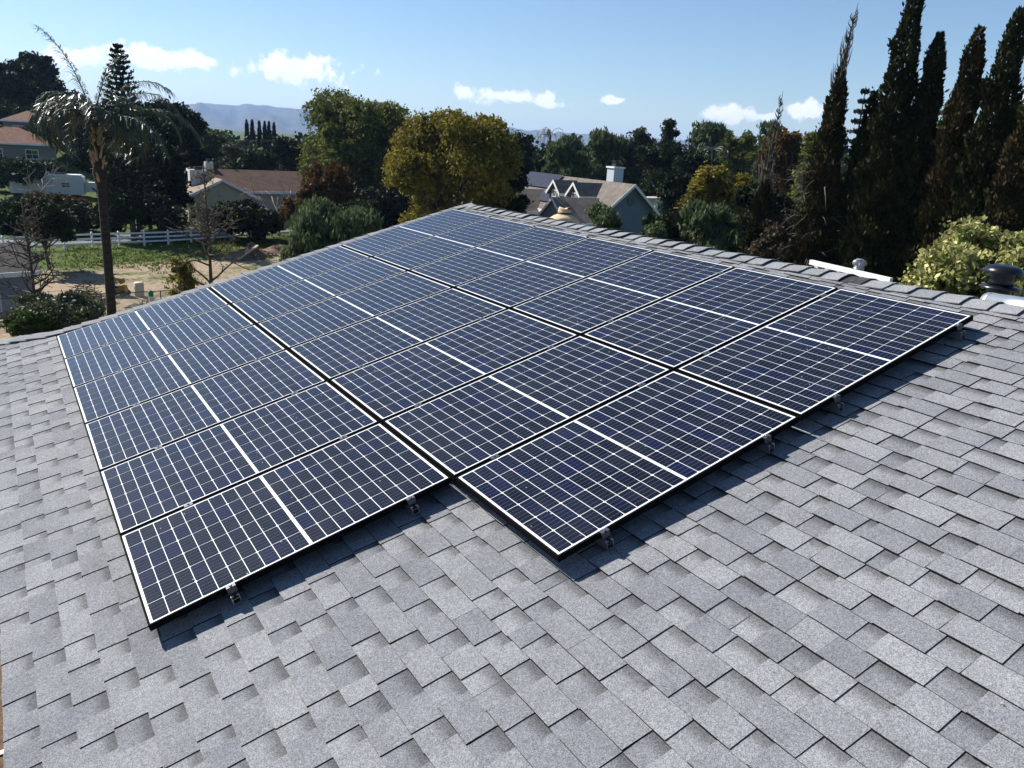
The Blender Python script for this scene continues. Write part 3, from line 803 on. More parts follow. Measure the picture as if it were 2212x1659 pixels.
def rail_fence(label, a, b, n, h=1.35, rails=(.42, .80, 1.18), post=.13):
    t = thing('rail_fence', (a[0], a[1], float(ground_z(a[0], a[1]))), label, 'fence'); o = np.array([t.location.x, t.location.y, t.location.z])
    P = [a + (b - a) * i / n for i in range(n + 1)]; P = [np.array([p[0], p[1], float(ground_z(p[0], p[1]))]) - o for p in P]
    d = (b - a)[:2] / np.linalg.norm((b - a)[:2]); ang = math.atan2(d[1], d[0])
    for p in P:
        mb = MB(); mb.box((-post / 2, -post / 2, -.2), (post / 2, post / 2, h)); mb.hexa([(-.085, -.085, h), (.085, -.085, h), (.085, .085, h), (-.085, .085, h), (-.02, -.02, h + .07), (.02, -.02, h + .07), (.02, .02, h + .07), (-.02, .02, h + .07)])
        mb.build('post', m_vinyl, t, xf=rotz(ang, p))
    for p, q in zip(P[:-1], P[1:]):
        for z in rails:
            mb = MB(); dd = (q - p) / np.linalg.norm(q - p) * (post / 2 + .001); mb.beam(p + dd + [0, 0, z], q - dd + [0, 0, z], .04, .15); mb.build('rail', m_vinyl, t)
    return t


st = (FENCE_B - FENCE_A) / 9
rail_fence('white three-rail fence running along the road behind the paddock', FENCE_A - st * 3, FENCE_B + st * 13, 25)

# --- chain-link fence, posts -----------------------------------------------------
m_wire = M('galvanised_wire', (.20, .20, .20), rough=.5, metal=.6); m_pipe = M('dark_pipe', (.045, .045, .048), rough=.5, metal=.5)
q0, q1 = gpt(-60, 712), gpt(580, 671); q1 = q0 + (q1 - q0) * 1.55; q0[2] = q1[2] = -8.4
t = thing('chain_link_fence', q0, 'chain-link fence with thin dark posts crossing the near paddock', 'fence'); L_ = np.linalg.norm(q1 - q0); d = (q1 - q0) / L_; HF = 1.55
mb = MB(); mb.tube([(0, 0, HF), d * L_ + [0, 0, HF]], .025, 6); mb.build('top_rail', m_pipe, t)
for s in np.arange(0, L_ + .1, 3.05):
    mb = MB(); mb.tube([d * s + [0, 0, -.3], d * s + [0, 0, HF + .02]], .03, 6); mb.build('post', m_pipe, t)
mb = MB(); sp_ = .085
for s in np.arange(-HF, L_, sp_):
    for sg in (1, -1):
        z0, z1 = .05, HF - .03; s0, s1 = (s, s + HF) if sg > 0 else (s + HF, s)
        a_, b_ = np.array([s0, z0]), np.array([s1, z1]); lo_, hi_ = 0., 1.
        for (c0, c1) in ((0, L_),):
            ds = b_[0] - a_[0]; ta, tb = sorted(((c0 - a_[0]) / ds, (c1 - a_[0]) / ds)); lo_, hi_ = max(lo_, ta), min(hi_, tb)
        if hi_ - lo_ < .02: continue
        pa, pb = a_ + (b_ - a_) * lo_, a_ + (b_ - a_) * hi_
        mb.tube([d * pa[0] + [0, 0, pa[1]], d * pb[0] + [0, 0, pb[1]]], .0032, 3)
tag(mb.build('wire_mesh', m_wire, t), kind='stuff')
m_green = M('green_paint', (.02, .16, .09), rough=.5); m_concrete = M('pale_post', (.5, .5, .47), rough=.8)
for i, (x, y, nm) in enumerate(((330, 650, 'pale square post with green cap beside the chain-link fence'), (401, 645, 'green-capped post half hidden behind the solar panels'))):
    p = gpt(x, y + 40); t = thing('capped_post', p, nm, 'post'); mb = MB(); mb.box((-.11, -.11, -.2), (.11, .11, 1.35)); mb.build('shaft', m_concrete, t)
    mb = MB(); mb.box((-.125, -.125, 1.351), (.125, .125, 1.62)); mb.hexa([(-.125, -.125, 1.62), (.125, -.125, 1.62), (.125, .125, 1.62), (-.125, .125, 1.62), (-.05, -.05, 1.68), (.05, -.05, 1.68), (.05, .05, 1.68), (-.05, .05, 1.68)]); mb.build('cap', m_green, t)

# --- buildings -----------------------------------------------------------------
def roofM(name, c1, c2, rows=6., tile=False):
    m = M(name, c1, c2, scale=1.6, rough=.9, spec=.15, detail=6); t = m.node_tree; b = t.nodes['Principled BSDF']
    u = N(t, 'ShaderNodeUVMap') if False else N(t, 'ShaderNodeTexCoord'); w = N(t, 'ShaderNodeTexWave', wave_type='BANDS', bands_direction='Z' if not tile else 'DIAGONAL')
    w.inputs['Scale'].default_value = rows; w.inputs['Distortion'].default_value = 1.2; w.inputs['Detail'].default_value = 3; t.links.new(u.outputs['Object'], w.inputs['Vector'])
    bp = N(t, 'ShaderNodeBump'); bp.inputs['Strength'].default_value = .5; bp.inputs['Distance'].default_value = .04; t.links.new(w.outputs['Fac'], bp.inputs['Height']); t.links.new(bp.outputs[0], b.inputs['Normal'])
    return m


m_rgrey = roofM('weathered_shingle_roof', (.13, .115, .10), (.20, .178, .155)); m_rbrown_shade = roofM('brown_shingle_roof_shade', (.055, .032, .024), (.095, .056, .042))  # brown base darkened to put the camera-facing slope's shade into the colour
m_rtan = roofM('tan_shingle_roof', (.22, .17, .13), (.30, .235, .18)); m_tile = roofM('clay_tile_roof', (.15, .075, .05), (.25, .135, .095), 3., True)
m_blue = M('blue_grey_siding', (.13, .17, .215), (.15, .19, .235), scale=2, rough=.7); m_cream = M('cream_siding', (.40, .36, .25), rough=.8); m_glass = M('window_glass', (.03, .04, .05), rough=.05, spec=.8, coat=1)
m_pvd = M('dark_solar_glass', (.008, .013, .04), rough=.5, spec=.08); m_brick = M('pale_brick', (.62, .60, .57), (.5, .48, .46), scale=6, rough=.9)


def gable(parent, Mx, hw, y0, y1, zb, ze, zr, wall, roofm, trim=None, oh=.35, th=.16, front=True, tag_wall='wall', tag_roof='roof'):
    """gabled block: ridge along local y; walls, two roof slopes, barge boards"""
    T = lambda P: (np.asarray(P, float) @ Mx[:3, :3].T + Mx[:3, 3])
    mb = MB(); mb.prism(T([(-hw, y0, zb), (hw, y0, zb), (hw, y0, ze), (0, y0, zr - .02), (-hw, y0, ze)]), Mx[:3, :3] @ np.array([0, y1 - y0, 0])); mb.build(tag_wall, wall, parent)
    k = (zr - ze) / hw; x1 = hw + oh; z1 = ze - oh * k
    mb = MB(); ya, yb = y0 - oh, y1 + oh
    mb.prism(T([(-x1, ya, z1), (0, ya, zr), (x1, ya, z1), (x1, ya, z1 + th), (0, ya, zr + th), (-x1, ya, z1 + th)]), Mx[:3, :3] @ np.array([0, yb - ya, 0])); r = mb.build(tag_roof, roofm, parent)
    if trim:
        for s in (-1, 1):
            mb = MB(); yq = ya - .03
            mb.prism(T([(s * (x1 + .03), yq, z1 - .12), (0, yq, zr - .10), (0, yq, zr + th + .03), (s * (x1 + .03), yq, z1 + th + .02)][::s]), Mx[:3, :3] @ np.array([0, .028, 0])); mb.build('barge_board', trim, parent)
            mb = MB(); mb.prism(T([(s * (x1 + .003), ya, z1 - .1), (s * (x1 + .05), ya, z1 - .1), (s * (x1 + .05), ya, z1 + th + .01), (s * (x1 + .003), ya, z1 + th + .01)]), Mx[:3, :3] @ np.array([0, yb - ya, 0])); mb.build('fascia', trim, parent)
    return r


def window(parent, Mx, x, z, w, h, y=-.01, bars=1, name='window'):
    """window in the local plane y = const facing -y"""
    T = lambda mb: [v @ Mx[:3, :3].T + Mx[:3, 3] for v in mb.v]
    mb = MB(); f = .09
    mb.box((x - w / 2 - f, y - .05, z - f), (x - w / 2, y, z + h + f)); mb.box((x + w / 2, y - .05, z - f), (x + w / 2 + f, y, z + h + f)); mb.box((x - w / 2, y - .05, z - f), (x + w / 2, y, z)); mb.box((x - w / 2, y - .05, z + h), (x + w / 2, y, z + h + f))
    mb.box((x - w / 2, y - .035, z + h / 2 - .025), (x + w / 2, y, z + h / 2 + .025))
    for i in range(bars): xx = x - w / 2 + w * (i + 1) / (bars + 1); mb.box((xx - .02, y - .03, z), (xx + .02, y - .001, z + h / 2 - .025)); mb.box((xx - .02, y - .03, z + h / 2 + .025), (xx + .02, y - .001, z + h))
    mb.v = T(mb); o = mb.build(name, m_white, parent)
    mb = MB(); mb.box((x - w / 2 + .001, y - .012, z + .001), (x + w / 2 - .001, y - .004, z + h - .001)); mb.v = T(mb); mb.build('pane', m_glass, o); return o


# blue-grey house with dormers
apex = at(1371, 402, 72 / math.cos(rad(9)))
z_r = apex[2]; right = np.array([math.cos(rad(33.5)), -math.sin(rad(33.5))]); fwd = np.array([math.sin(rad(33.5)), math.cos(rad(33.5))])
e1 = right * .868 + fwd * .5; ang = math.atan2(e1[1], e1[0])
gz = float(ground_z(apex[0], apex[1])); ZE, ZR = z_r - 2.75 - gz, z_r - gz
t = thing('house', (apex[0], apex[1], gz), 'blue-grey neighbour house with two dormers, brown shingle roof and roof solar panels', 'house', rz=ang)
inv = np.linalg.inv(rotz(ang, (apex[0], apex[1], gz)))
I4 = np.eye(4); HWD = 3.35; KP = (ZR - ZE) / HWD
gable(t, I4, HWD, .35, 16.6, 0, ZE, ZR, m_blue, m_rgrey, m_white, oh=.45)


def on_front(x, y):
    """picture point on the front (-x) roof slope of that house, in its local frame"""
    o = inv[:3, :3] @ CW + inv[:3, 3]; d = inv[:3, :3] @ ray(x, y); nrm = np.array([-KP, 0, 1.]); c = ZR + .16
    s = (c - nrm @ o) / (nrm @ d); return o + d * s


def px5(x, y): return ((2050 + x / 2.117) * .5486, (640 + y / 2.117) * .5486)


mb = MB(); mb.lathe([(.42, 0), (.42, .05), (.36, .06)], 20, np.array([[1, 0, 0, 0], [0, 0, -1, .34], [0, 1, 0, ZR - 1.35], [0, 0, 0, 1.]])); mb.build('gable_vent', M('vent_blue', (.09, .12, .16), rough=.7), t)
R90 = np.array([[0, 1, 0, 0], [-1, 0, 0, 0], [0, 0, 1, 0], [0, 0, 0, 1.]])      # local y of the block points to +x of the house


def wing(yc, hw, x_face, zr, ze, label=None, zb=0, oh=.3, wall=m_blue, win=None, names=('wing_wall', 'wing_roof')):
    x_end = -(ZR - zr) / KP + .25
    Mx = np.eye(4); Mx[:3, :3] = [[0, 1, 0], [-1, 0, 0], [0, 0, 1]]; Mx[:3, 3] = (x_face, yc, 0)
    gable(t, Mx, hw, 0, x_end - x_face - oh, zb, ze, zr, wall, m_rgrey, m_white, oh=oh, tag_wall=names[0], tag_roof=names[1])
    if win: window(t, Mx, 0, win[0], win[1], win[2])
    return Mx


v1 = on_front(*px5(665, 298)); v2 = on_front(*px5(598, 450))
hwA = max(1.6, abs(v1[1] - v2[1]) * .95); zrA = v1[2] - .16
wing(v1[1] + .1, 2.15, -6.6, zrA, zrA - 1.75, oh=.35)
window(t, np.array([[1, 0, 0, 0], [0, 1, 0, 0], [0, 0, 1, 0], [0, 0, 0, 1.]]), 0, .8, 1.2, 1.1, y=.34)
for q, nm in (((690, 172), 'd2'), ((480, 150), 'd1')):
    p = on_front(*px5(*q)); zr = p[2] - .16; wing(p[1] + .05, .95, -(ZR - zr) / KP - (3.1 if nm == 'd2' else 2.6), zr, zr - .95, zb=zr - 2.3, oh=.25, win=(zr - 2.0, .6, 1.15), names=('dormer_wall', 'dormer_roof'))
p = on_front(*px5(250, 235)); wing(p[1] + 1.2, 2.4, -6.2, p[2] - .1, p[2] - 1.9)
# chimney
p = on_front(*px5(705, 170)); mb = MB(); mb.box((p[0] + .5, p[1] - .55, ZR - 1.2), (p[0] + 1.6, p[1] + .55, ZR + 1.35)); ch = mb.build('chimney', M('chimney_siding', (.46, .51, .56), rough=.8), t)
mb = MB(); mb.box((p[0] + .4, p[1] - .65, ZR + 1.351), (p[0] + 1.7, p[1] + .65, ZR + 1.5)); mb.build('chimney_cap', m_white, ch)
mb = MB(); mb.box((p[0] + .8, p[1] - .3, ZR + 1.501), (p[0] + 1.3, p[1] + .3, ZR + 1.95)); mb.box((p[0] + .7, p[1] - .4, ZR + 1.951), (p[0] + 1.4, p[1] + .4, ZR + 2.02)); mb.build('flue_pot', m_pipe, ch)
nrm = np.array([-KP, 0, 1.]) / math.hypot(KP, 1); du = np.array([1, 0, KP]) / math.hypot(1, KP); dv = np.array([0, 1., 0])
m_alu = M('dull_panel_frame', (.05, .05, .055), rough=.6, spec=.1)


def roof_pv(o, nu, nv, w=1.0, l=1.6):
    for i in range(nu):
        for j in range(nv):
            q = o + du * i * (w + .03) + dv * j * (l + .03) + nrm * .14; mb = MB()
            mb.hexa([q, q + du * w, q + du * w + dv * l, q + dv * l] + [a + nrm * .04 for a in (q, q + du * w, q + du * w + dv * l, q + dv * l)]); r = mb.build('roof_solar_panel', m_alu, t)
            mb = MB(); g_ = .035; q2 = q + nrm * .041; mb.hexa([q2 + du * g_ + dv * g_, q2 + du * (w - g_) + dv * g_, q2 + du * (w - g_) + dv * (l - g_), q2 + du * g_ + dv * (l - g_)] + [a + nrm * .004 for a in (q2 + du * g_ + dv * g_, q2 + du * (w - g_) + dv * g_, q2 + du * (w - g_) + dv * (l - g_), q2 + du * g_ + dv * (l - g_))]); mb.build('glass', m_pvd, r)


roof_pv(on_front(*px5(250, 224)), 2, 4, 1.0, 1.65); roof_pv(on_front(*px5(245, 338)), 1, 2, 1.2, 1.6)
# porch: eave post and window under the left eave
for yy in (8.6, 10.4, 12.2):
    mb = MB(); mb.box((-4.0, yy - .08, 0), (-3.84, yy + .08, ZE - .35)); mb.build('porch_post', m_white, t)
Mw = np.eye(4); Mw[:3, :3] = [[0, 1, 0], [-1, 0, 0], [0, 0, 1]]; Mw[:3, 3] = (-HWD, 0, 0)
for yy in (9.4, 11.3, 13.2): window(t, Mw, -yy, .9, 1.2, 1.2)

# brown-roofed house beyond the road
al = at(399, 426, 94); ar = at(561, 426, 96); ze_w = (al[2] + ar[2]) / 2
c_ = (al + ar) / 2; ax = (ar - al)[:2]; wd = np.linalg.norm(ax); ax /= wd; ang = math.atan2(ax[1], ax[0]); gz = float(ground_z(c_[0], c_[1])); ZE2 = ze_w - gz; ZR2 = at(491, 391, 95)[2] - gz
t2 = thing('house', (c_[0], c_[1], gz), 'low ranch house with brown shingle roof and white chimneys beyond the white fence', 'house', rz=ang)
gable(t2, I4, wd / 2 - .4, .4, 13, 0, ZE2, ZR2, m_cream, m_rtan, m_white, oh=.55)
window(t2, I4, -2.9, .9, 1.1, 1.2, y=.39); window(t2, I4, 1.5, .9, 1.5, 1.2, y=.39)
inv2 = np.linalg.inv(rotz(ang, (c_[0], c_[1], gz)))
pm = inv2 @ np.append(at(470, 366, 104), 1); pn = inv2 @ np.append(at(655, 380, 104), 1)
Mm = np.eye(4); Mm[:3, :3] = [[0, 1, 0], [-1, 0, 0], [0, 0, 1]]; hwm = 5.6; Mm[:3, 3] = (pm[0] - 3, pm[1], 0); zrm = max(pm[2], pn[2]) - .1
gable(t2, Mm, hwm, 0, 17.5, 0, zrm - 1.95, zrm, m_cream, m_rbrown_shade, m_white, oh=.5, tag_wall='main_wall', tag_roof='main_roof')
for xx in (6.5, 9.5, 12): window(t2, np.eye(4), pm[0] - 3 + xx, 1.0, 1.3, 1.1, y=pm[1] - hwm - .01)
for (x, y, D, w, dp, hgt, nm) in ((429, 398, 99, 2.0, 1.0, 3.2, 'chimney'), (451, 370, 104, .9, .9, 2.2, 'chimney')):
    p = (inv2 @ np.append(at(x, y, D), 1))[:3]; mb = MB(); mb.box((p[0] - w / 2, p[1] - dp / 2, p[2] - 1.5), (p[0] + w / 2, p[1] + dp / 2, p[2] + hgt * .5)); o = mb.build(nm, m_brick, t2)
    mb = MB(); mb.box((p[0] - w * .2, p[1] - .25, p[2] + hgt * .5 + .001), (p[0] + w * .2, p[1] + .25, p[2] + hgt * .5 + .35)); mb.build('chimney_pot', m_pipe, o)


def hip_house(name, label, x, y, D, wpx, dep, wh, rh, wall, roofm, rot=0., cat='house', wins=2):
    """box house with a hip roof; (x, y) is the eave centre in the picture"""
    p = at(x, y, D); gz = p[2] - wh; b = math.atan2(ray(x, y)[1], ray(x, y)[0]) - math.pi / 2 + rot; W = wpx * D / FPX
    t = thing(name, (p[0], p[1], gz), label, cat, rz=b); mb = MB(); mb.box((-W / 2, 0, -2.5), (W / 2, dep, wh)); mb.build('wall', wall, t)
    o = .5; mb = MB(); e_ = min(dep, W) / 2; mb.add([(-W / 2 - o, -o, wh), (W / 2 + o, -o, wh), (W / 2 + o, dep + o, wh), (-W / 2 - o, dep + o, wh), (-W / 2 + e_, dep / 2, wh + rh), (W / 2 - e_, dep / 2, wh + rh)], [(3, 2, 1, 0), (0, 1, 5, 4), (1, 2, 5), (2, 3, 4, 5), (3, 0, 4)])
    r = mb.build('roof', roofm, t); mb = MB(); mb.box((-W / 2 - o, -o - .04, wh - .22), (W / 2 + o, -o - .003, wh + .02)); mb.build('fascia', m_white, t)
    for i in range(wins): window(t, np.eye(4), -W / 2 + W * (i + .7) / (wins + .4), .9, 1.5, 1.2)
    return t


m_tan = M('tan_stucco', (.20, .18, .16), rough=.9)
hip_house('house', 'clay-tiled house low on the wooded hillside, roof cut by the frame', 28, 309, 140, 130, 9, 3.0, 2.2, m_tan, m_tile)
hip_house('house', 'higher clay-tiled hillside house with white vent pipe on its roof', 62, 262, 168, 78, 9, 3.0, 1.8, m_tan, m_tile)
p = at(118, 262, 172); b = math.atan2(ray(118, 262)[1], ray(118, 262)[0]) - math.pi / 2
t = thing('house', (p[0], p[1], p[2] - 3), 'flat-roofed brown lookout house above the tiled houses', 'house', rz=b); mb = MB(); mb.box((-1.7, 0, -1), (3.0, 6, 5.6)); mb.build('wall', M('brown_siding', (.09, .07, .06), rough=.9), t)
mb = MB(); mb.box((-2.2, -.6, 5.601), (3.5, 6.6, 5.95)); mb.build('roof', m_white, t); window(t, np.eye(4), .7, 3.4, 2.4, 1.4, bars=2)
p = at(26 + 58 - 1, 248, 166); 
# white travel trailer
p = gpt(105, 428); b = math.atan2(ray(105, 420)[1], ray(105, 420)[0]) - math.pi / 2 - .15; DT = math.hypot(p[0] - CW[0], p[1] - CW[1]); LT = 118 * DT / FPX
t = thing('travel_trailer', p, 'white travel trailer parked among dark bushes below the hill', 'trailer', rz=b); m_rv = M('white_gelcoat', (.58, .59, .62), rough=.5)
mb = MB(); h0, h1 = .55, 3.1; mb.prism([(-LT / 2, 0, h0), (LT / 2, 0, h0), (LT / 2, 0, h1 - .25), (LT / 2 - .3, 0, h1), (-LT / 2 + .25, 0, h1), (-LT / 2, 0, h1 - .3)], (0, 2.4, 0)); mb.build('body', m_rv, t)
mb = MB(); mb.box((-LT / 2 + .3, .1, h1 + .001), (LT / 2 - .35, 2.3, h1 + .06)); ro = mb.build('roof', m_white, t); mb = MB(); mb.box((-.6, .8, h1 + .061), (.3, 1.6, h1 + .32)); mb.build('air_conditioner', m_white, ro)
for xx in (-2.4, 2.2): window(t, np.eye(4), xx, 1.5, 1.0, .6)
mb = MB(); mb.box((LT / 2 + .01, .5, .9), (LT / 2 + 1.5, 1.9, 2.2)); mb.build('nose_box', m_rv, t)
for xx in (-.6, .4):
    mb = MB(); mb.lathe([(.36, -.1), (.36, .1)], 16, np.array([[1, 0, 0, xx], [0, 0, -1, .1], [0, 1, 0, .36], [0, 0, 0, 1.]])); mb.build('wheel', m_pipe, t)

# grey shed at the left edge
p = gpt(62, 668); b = math.atan2(ray(40, 600)[1], ray(40, 600)[0]) - math.pi / 2 + .25; b = float(b)
t = thing('shed', p, 'grey-blue garden shed with shingle roof at the left edge of the paddock', 'shed', rz=b)
m_shed = M('shed_siding', (.20, .23, .28), (.25, .28, .33), scale=4, rough=.8); m_rshed = roofM('old_shed_roof', (.11, .10, .09), (.19, .17, .15))
Ms = np.eye(4); Ms[:3, :3] = [[0, 1, 0], [-1, 0, 0], [0, 0, 1]]; Ms[:3, 3] = (-5.0, 1.6, 0)
gable(t, Ms, 1.7, 0, 5.4, 0, 2.35, 3.5, m_shed, m_rshed, m_white, oh=.35)
window(t, np.eye(4), -1.9, .1, .9, 1.95, y=-.11, name='door'); window(t, np.eye(4), -3.6, 1.0, .9, .9, y=-.11)

# red shed with white beam and turbine vent behind the ridge
bl, br = at(1751, 566, 27.5), at(1925, 606, 25.5); zt = (bl[2] + br[2]) / 2; ax = (br - bl)[:2]; LS = np.linalg.norm(ax); ax /= LS; ang = math.atan2(ax[1], ax[0]); gz = float(ground_z(bl[0], bl[1]))
t = thing('shed', (bl[0], bl[1], gz), 'red shed with white beam and short white posts behind the ridge', 'shed', rz=ang); zt -= gz; tilt = (br[2] - bl[2]) / LS
zl, zr_ = bl[2] - gz, br[2] - gz
m_red = M('red_board', (.14, .016, .014), (.2, .03, .025), scale=3, rough=.8)
mb = MB(); mb.box((.1, .3, -.5), (LS + 3, .5, min(zl, zr_) - .25)); mb.build('wall', m_red, t)
mb = MB(); mb.beam((0, 0, zl), (LS, 0, zr_), .12, .15); mb.build('beam', m_white, t)
mb = MB(); zq = -1.35; mb.hexa([(.02, .1, zl - .13), (LS - .02, .1, zr_ - .13), (LS - .02, 3.4, zr_ + zq - .13), (.02, 3.4, zl + zq - .13), (.02, .1, zl - .03), (LS - .02, .1, zr_ - .03), (LS - .02, 3.4, zr_ + zq - .03), (.02, 3.4, zl + zq - .03)]); mb.build('roof', m_rgrey, t)
mb = MB(); mb.beam((LS + .03, 1.5, zr_ - .0), (LS + 2.6, 1.5, zr_ - .35), 1.2, .10); mb.build('lean_to_roof', m_rgrey, t)
for i in range(7):
    xx = .3 + (LS - .5) * i / 6; zz = zl + (zr_ - zl) * xx / LS; mb = MB(); mb.box((xx - .07, -.05, -.3), (xx + .07, .05, zz - .08)); mb.build('post', m_white, t)
    if i < 6: mb = MB(); x2 = xx + (LS - .5) / 12; z2 = zl + (zr_ - zl) * x2 / LS; mb.tube([(x2, .02, z2 - .13), (x2 - .25, .02, z2 - .42)], .022, 5); mb.tube([(x2, .02, z2 - .13), (x2 + .02, .02, z2 - .5)], .022, 5); mb.build('brace', m_white, t)
q = at(1855, 579, 27.3)
t = thing('turbine_vent', (q[0], q[1], q[2] - .22), 'galvanised turbine vent on the roof behind the white beam', 'vent'); m_galv = M('galvanised_steel', (.62, .63, .64), (.5, .51, .52), scale=5, rough=.35, metal=.85)
mb = MB(); mb.lathe([(.155, -.25), (.155, .2), (.17, .2), (.17, .23)], 20); mb.build('neck', m_galv, t, smooth=True)
mb = MB(); mb.lathe([(.03, .24), (.03, .50)], 8); mb.lathe([(.13, .485), (.09, .51), (.0, .52)], 16); mb.build('hub', m_galv, t)
for i in range(16):
    a = 2 * math.pi * i / 16; V = []
    for k in range(7):
        s = k / 6; ph_ = -math.pi / 2 * .82 + s * math.pi * .80; r = .21 * math.cos(ph_) + .012; z = .37 + .125 * math.sin(ph_); aa = a + s * .5
        for da, dr in ((0, 0), (.30, -.035)): V.append(((r + dr) * math.cos(aa + da), (r + dr) * math.sin(aa + da), z))
    F = [(2 * k, 2 * k + 1, 2 * k + 3, 2 * k + 2) for k in range(6)]; mb = MB(); mb.add(V, F); me = mb.mesh('vane'); o = link('vane', me, m_galv, t)

# flue cap and pipe behind the ridge on the right
def on_back(x, y, D): return at(x, y, D)


q = at(2157, 632, 7.35); t = thing('flue_vent', (q[0], q[1], q[2] - .28), 'black round flue cap standing behind the ridge at the right', 'vent'); m_blk = M('gloss_black', (.006, .007, .010), rough=.3, spec=.4)
tiltM = rotz(0); mb = MB(); mb.lathe([(.078, -.2), (.078, .26), (.083, .262), (.083, .30)], 24); mb.build('pipe', m_blk, t, smooth=False)
mb = MB(); mb.lathe([(.083, .300), (.148, .318), (.150, .326), (.085, .345)], 28); mb.build('storm_collar', m_blk, t, smooth=True)
mb = MB(); mb.lathe([(.095, .346), (.088, .37), (.084, .40), (.09, .43), (.098, .442)], 24); mb.build('neck', m_blk, t, smooth=True)
mb = MB(); mb.lathe([(.10, .443), (.152, .440), (.156, .447), (.115, .487), (.085, .497), (.0, .503)], 28); mb.build('cap', m_blk, t, smooth=True)
qa, qb = at(2134, 652, 6.75), at(2290, 676, 6.35); t = thing('metal_duct', qa, 'shiny galvanised round duct lying behind the ridge beside the flue', 'duct'); mb = MB(); mb.tube([(0, 0, -.015), (qb - qa) - np.array([0, 0, .015])], .085, 28); mb.build('tube', m_galv, t, smooth=True)
mb = MB(); dd = (qb - qa) / np.linalg.norm(qb - qa); mb.tube([dd * .03 + [0, 0, -.015], dd * .045 + [0, 0, -.015]], .088, 28); mb.build('seam', m_galv, t)

# person in a straw hat on the low roof beyond the ridge
hq = at(1220, 447, 13.4); fz = -.42; HP = hq[2] - fz
t = thing('person', (hq[0], hq[1], fz), 'person in a wide straw hat with red band behind the ridge', 'person', rz=rad(-33.5))
m_skin = M('skin', (.38, .22, .15), rough=.6); m_cloth = M('work_shirt', (.20, .22, .26), rough=.9)
s = HP / 1.84
J = {'pel': (0, 0, .95), 'spine': (0, .0, 1.15), 'chest': (0, -.01, 1.36), 'neck': (0, 0, 1.50), 'chin': (0, .02, 1.57), 'head': (0, .01, 1.66), 'crown': (0, 0, 1.74)}
E_ = [('pel', 'spine'), ('spine', 'chest'), ('chest', 'neck'), ('neck', 'chin'), ('chin', 'head'), ('head', 'crown')]; Rr = {'pel': .16, 'spine': .14, 'chest': .155, 'neck': .055, 'chin': .075, 'head': .092, 'crown': .06}
for sg, n in ((-1, 'l'), (1, 'r')):
    J.update({n + 'sh': (sg * .19, 0, 1.42), n + 'el': (sg * .24, .06, 1.15), n + 'wr': (sg * .17, .24, 1.02), n + 'ha': (sg * .15, .31, 1.0), n + 'hip': (sg * .1, 0, .88), n + 'kn': (sg * .11, .03, .49), n + 'an': (sg * .12, -.01, .09), n + 'to': (sg * .13, .16, .04)})
    E_ += [('chest', n + 'sh'), (n + 'sh', n + 'el'), (n + 'el', n + 'wr'), (n + 'wr', n + 'ha'), ('pel', n + 'hip'), (n + 'hip', n + 'kn'), (n + 'kn', n + 'an'), (n + 'an', n + 'to')]
    Rr.update({n + 'sh': .07, n + 'el': .05, n + 'wr': .032, n + 'ha': .036, n + 'hip': .095, n + 'kn': .065, n + 'an': .045, n + 'to': .04})
    for f_ in range(5):
        J[f'{n}f{f_}'] = (sg * .15 + (f_ - 2) * .018, .33 + (.0 if f_ else -.02), .99); J[f'{n}g{f_}'] = (sg * .15 + (f_ - 2) * .02, .40 - abs(f_ - 2) * .012, .965); E_ += [(n + 'ha', f'{n}f{f_}'), (f'{n}f{f_}', f'{n}g{f_}')]; Rr[f'{n}f{f_}'] = .0095; Rr[f'{n}g{f_}'] = .008
names = list(J); me = bpy.data.meshes.new('body'); me.from_pydata([tuple(c * s for c in J[n]) for n in names], [(names.index(a), names.index(b)) for a, b in E_], [])
bo = link('body', me, m_cloth, t); sk = bo.modifiers.new('skin', 'SKIN')
for i, n in enumerate(names): me.skin_vertices[0].data[i].radius = (Rr[n] * s, Rr[n] * s); me.skin_vertices[0].data[i].use_root = (n == 'pel')
ss = bo.modifiers.new('sub', 'SUBSURF'); ss.levels = ss.render_levels = 2
m_straw = M('straw', (.50, .37, .21), (.64, .52, .34), scale=60, rough=.9, bump=.8, bscale=160, stretch=(1, 1, 3))
mb = MB(); n = 40; zc = 1.84 * s; V = []; prof = [(.262, -.205), (.235, -.17), (.17, -.135), (.115, -.120), (.108, -.10), (.104, -.03), (.090, .0), (.05, -.012), (.0, -.03)]
for r, z in prof:
    for j in range(n):
        a = 2 * math.pi * j / n; rr = r * (1 + .06 * math.cos(2 * a) * (r > .12)); dz = -.045 * abs(math.cos(a)) ** 2 * max(0, (r - .12) / .14) + .01 * math.sin(3 * a) * (r > .2)
        if z > -.06: dz += -.028 * (1 - abs(math.cos(a))) * (1 if z > -.02 else .2)
        V.append((rr * math.cos(a), rr * math.sin(a), zc + z + dz))
F = [(i * n + (j + 1) % n, i * n + j, (i + 1) * n + j, (i + 1) * n + (j + 1) % n) for i in range(len(prof) - 1) for j in range(n)]
mb.add(V, [f[::-1] for f in F]); hat = mb.build('straw_hat', m_straw, t, smooth=True); so = hat.modifiers.new('thick', 'SOLIDIFY'); so.thickness = .006
mb = MB(); mb.lathe([(.113, zc - .118), (.1165, zc - .105), (.114, zc - .09)], 30); mb.build('hat_band', M('dark_band', (.05, .012, .012), rough=.8), hat, smooth=True)
mb = MB()
for i in range(4): a = rad(8) + i * .2; mb.tube([(.07 * math.cos(a), -.07 * math.sin(a), zc - .004), (.092 * math.cos(a + .2), -.092 * math.sin(a + .2), zc - .010), (.106 * math.cos(a + .35), -.106 * math.sin(a + .35), zc - .035)], [.008, .011, .008], 6)
mb.build('red_scarf', M('red_cloth', (.30, .02, .03), rough=.9), hat, smooth=True)
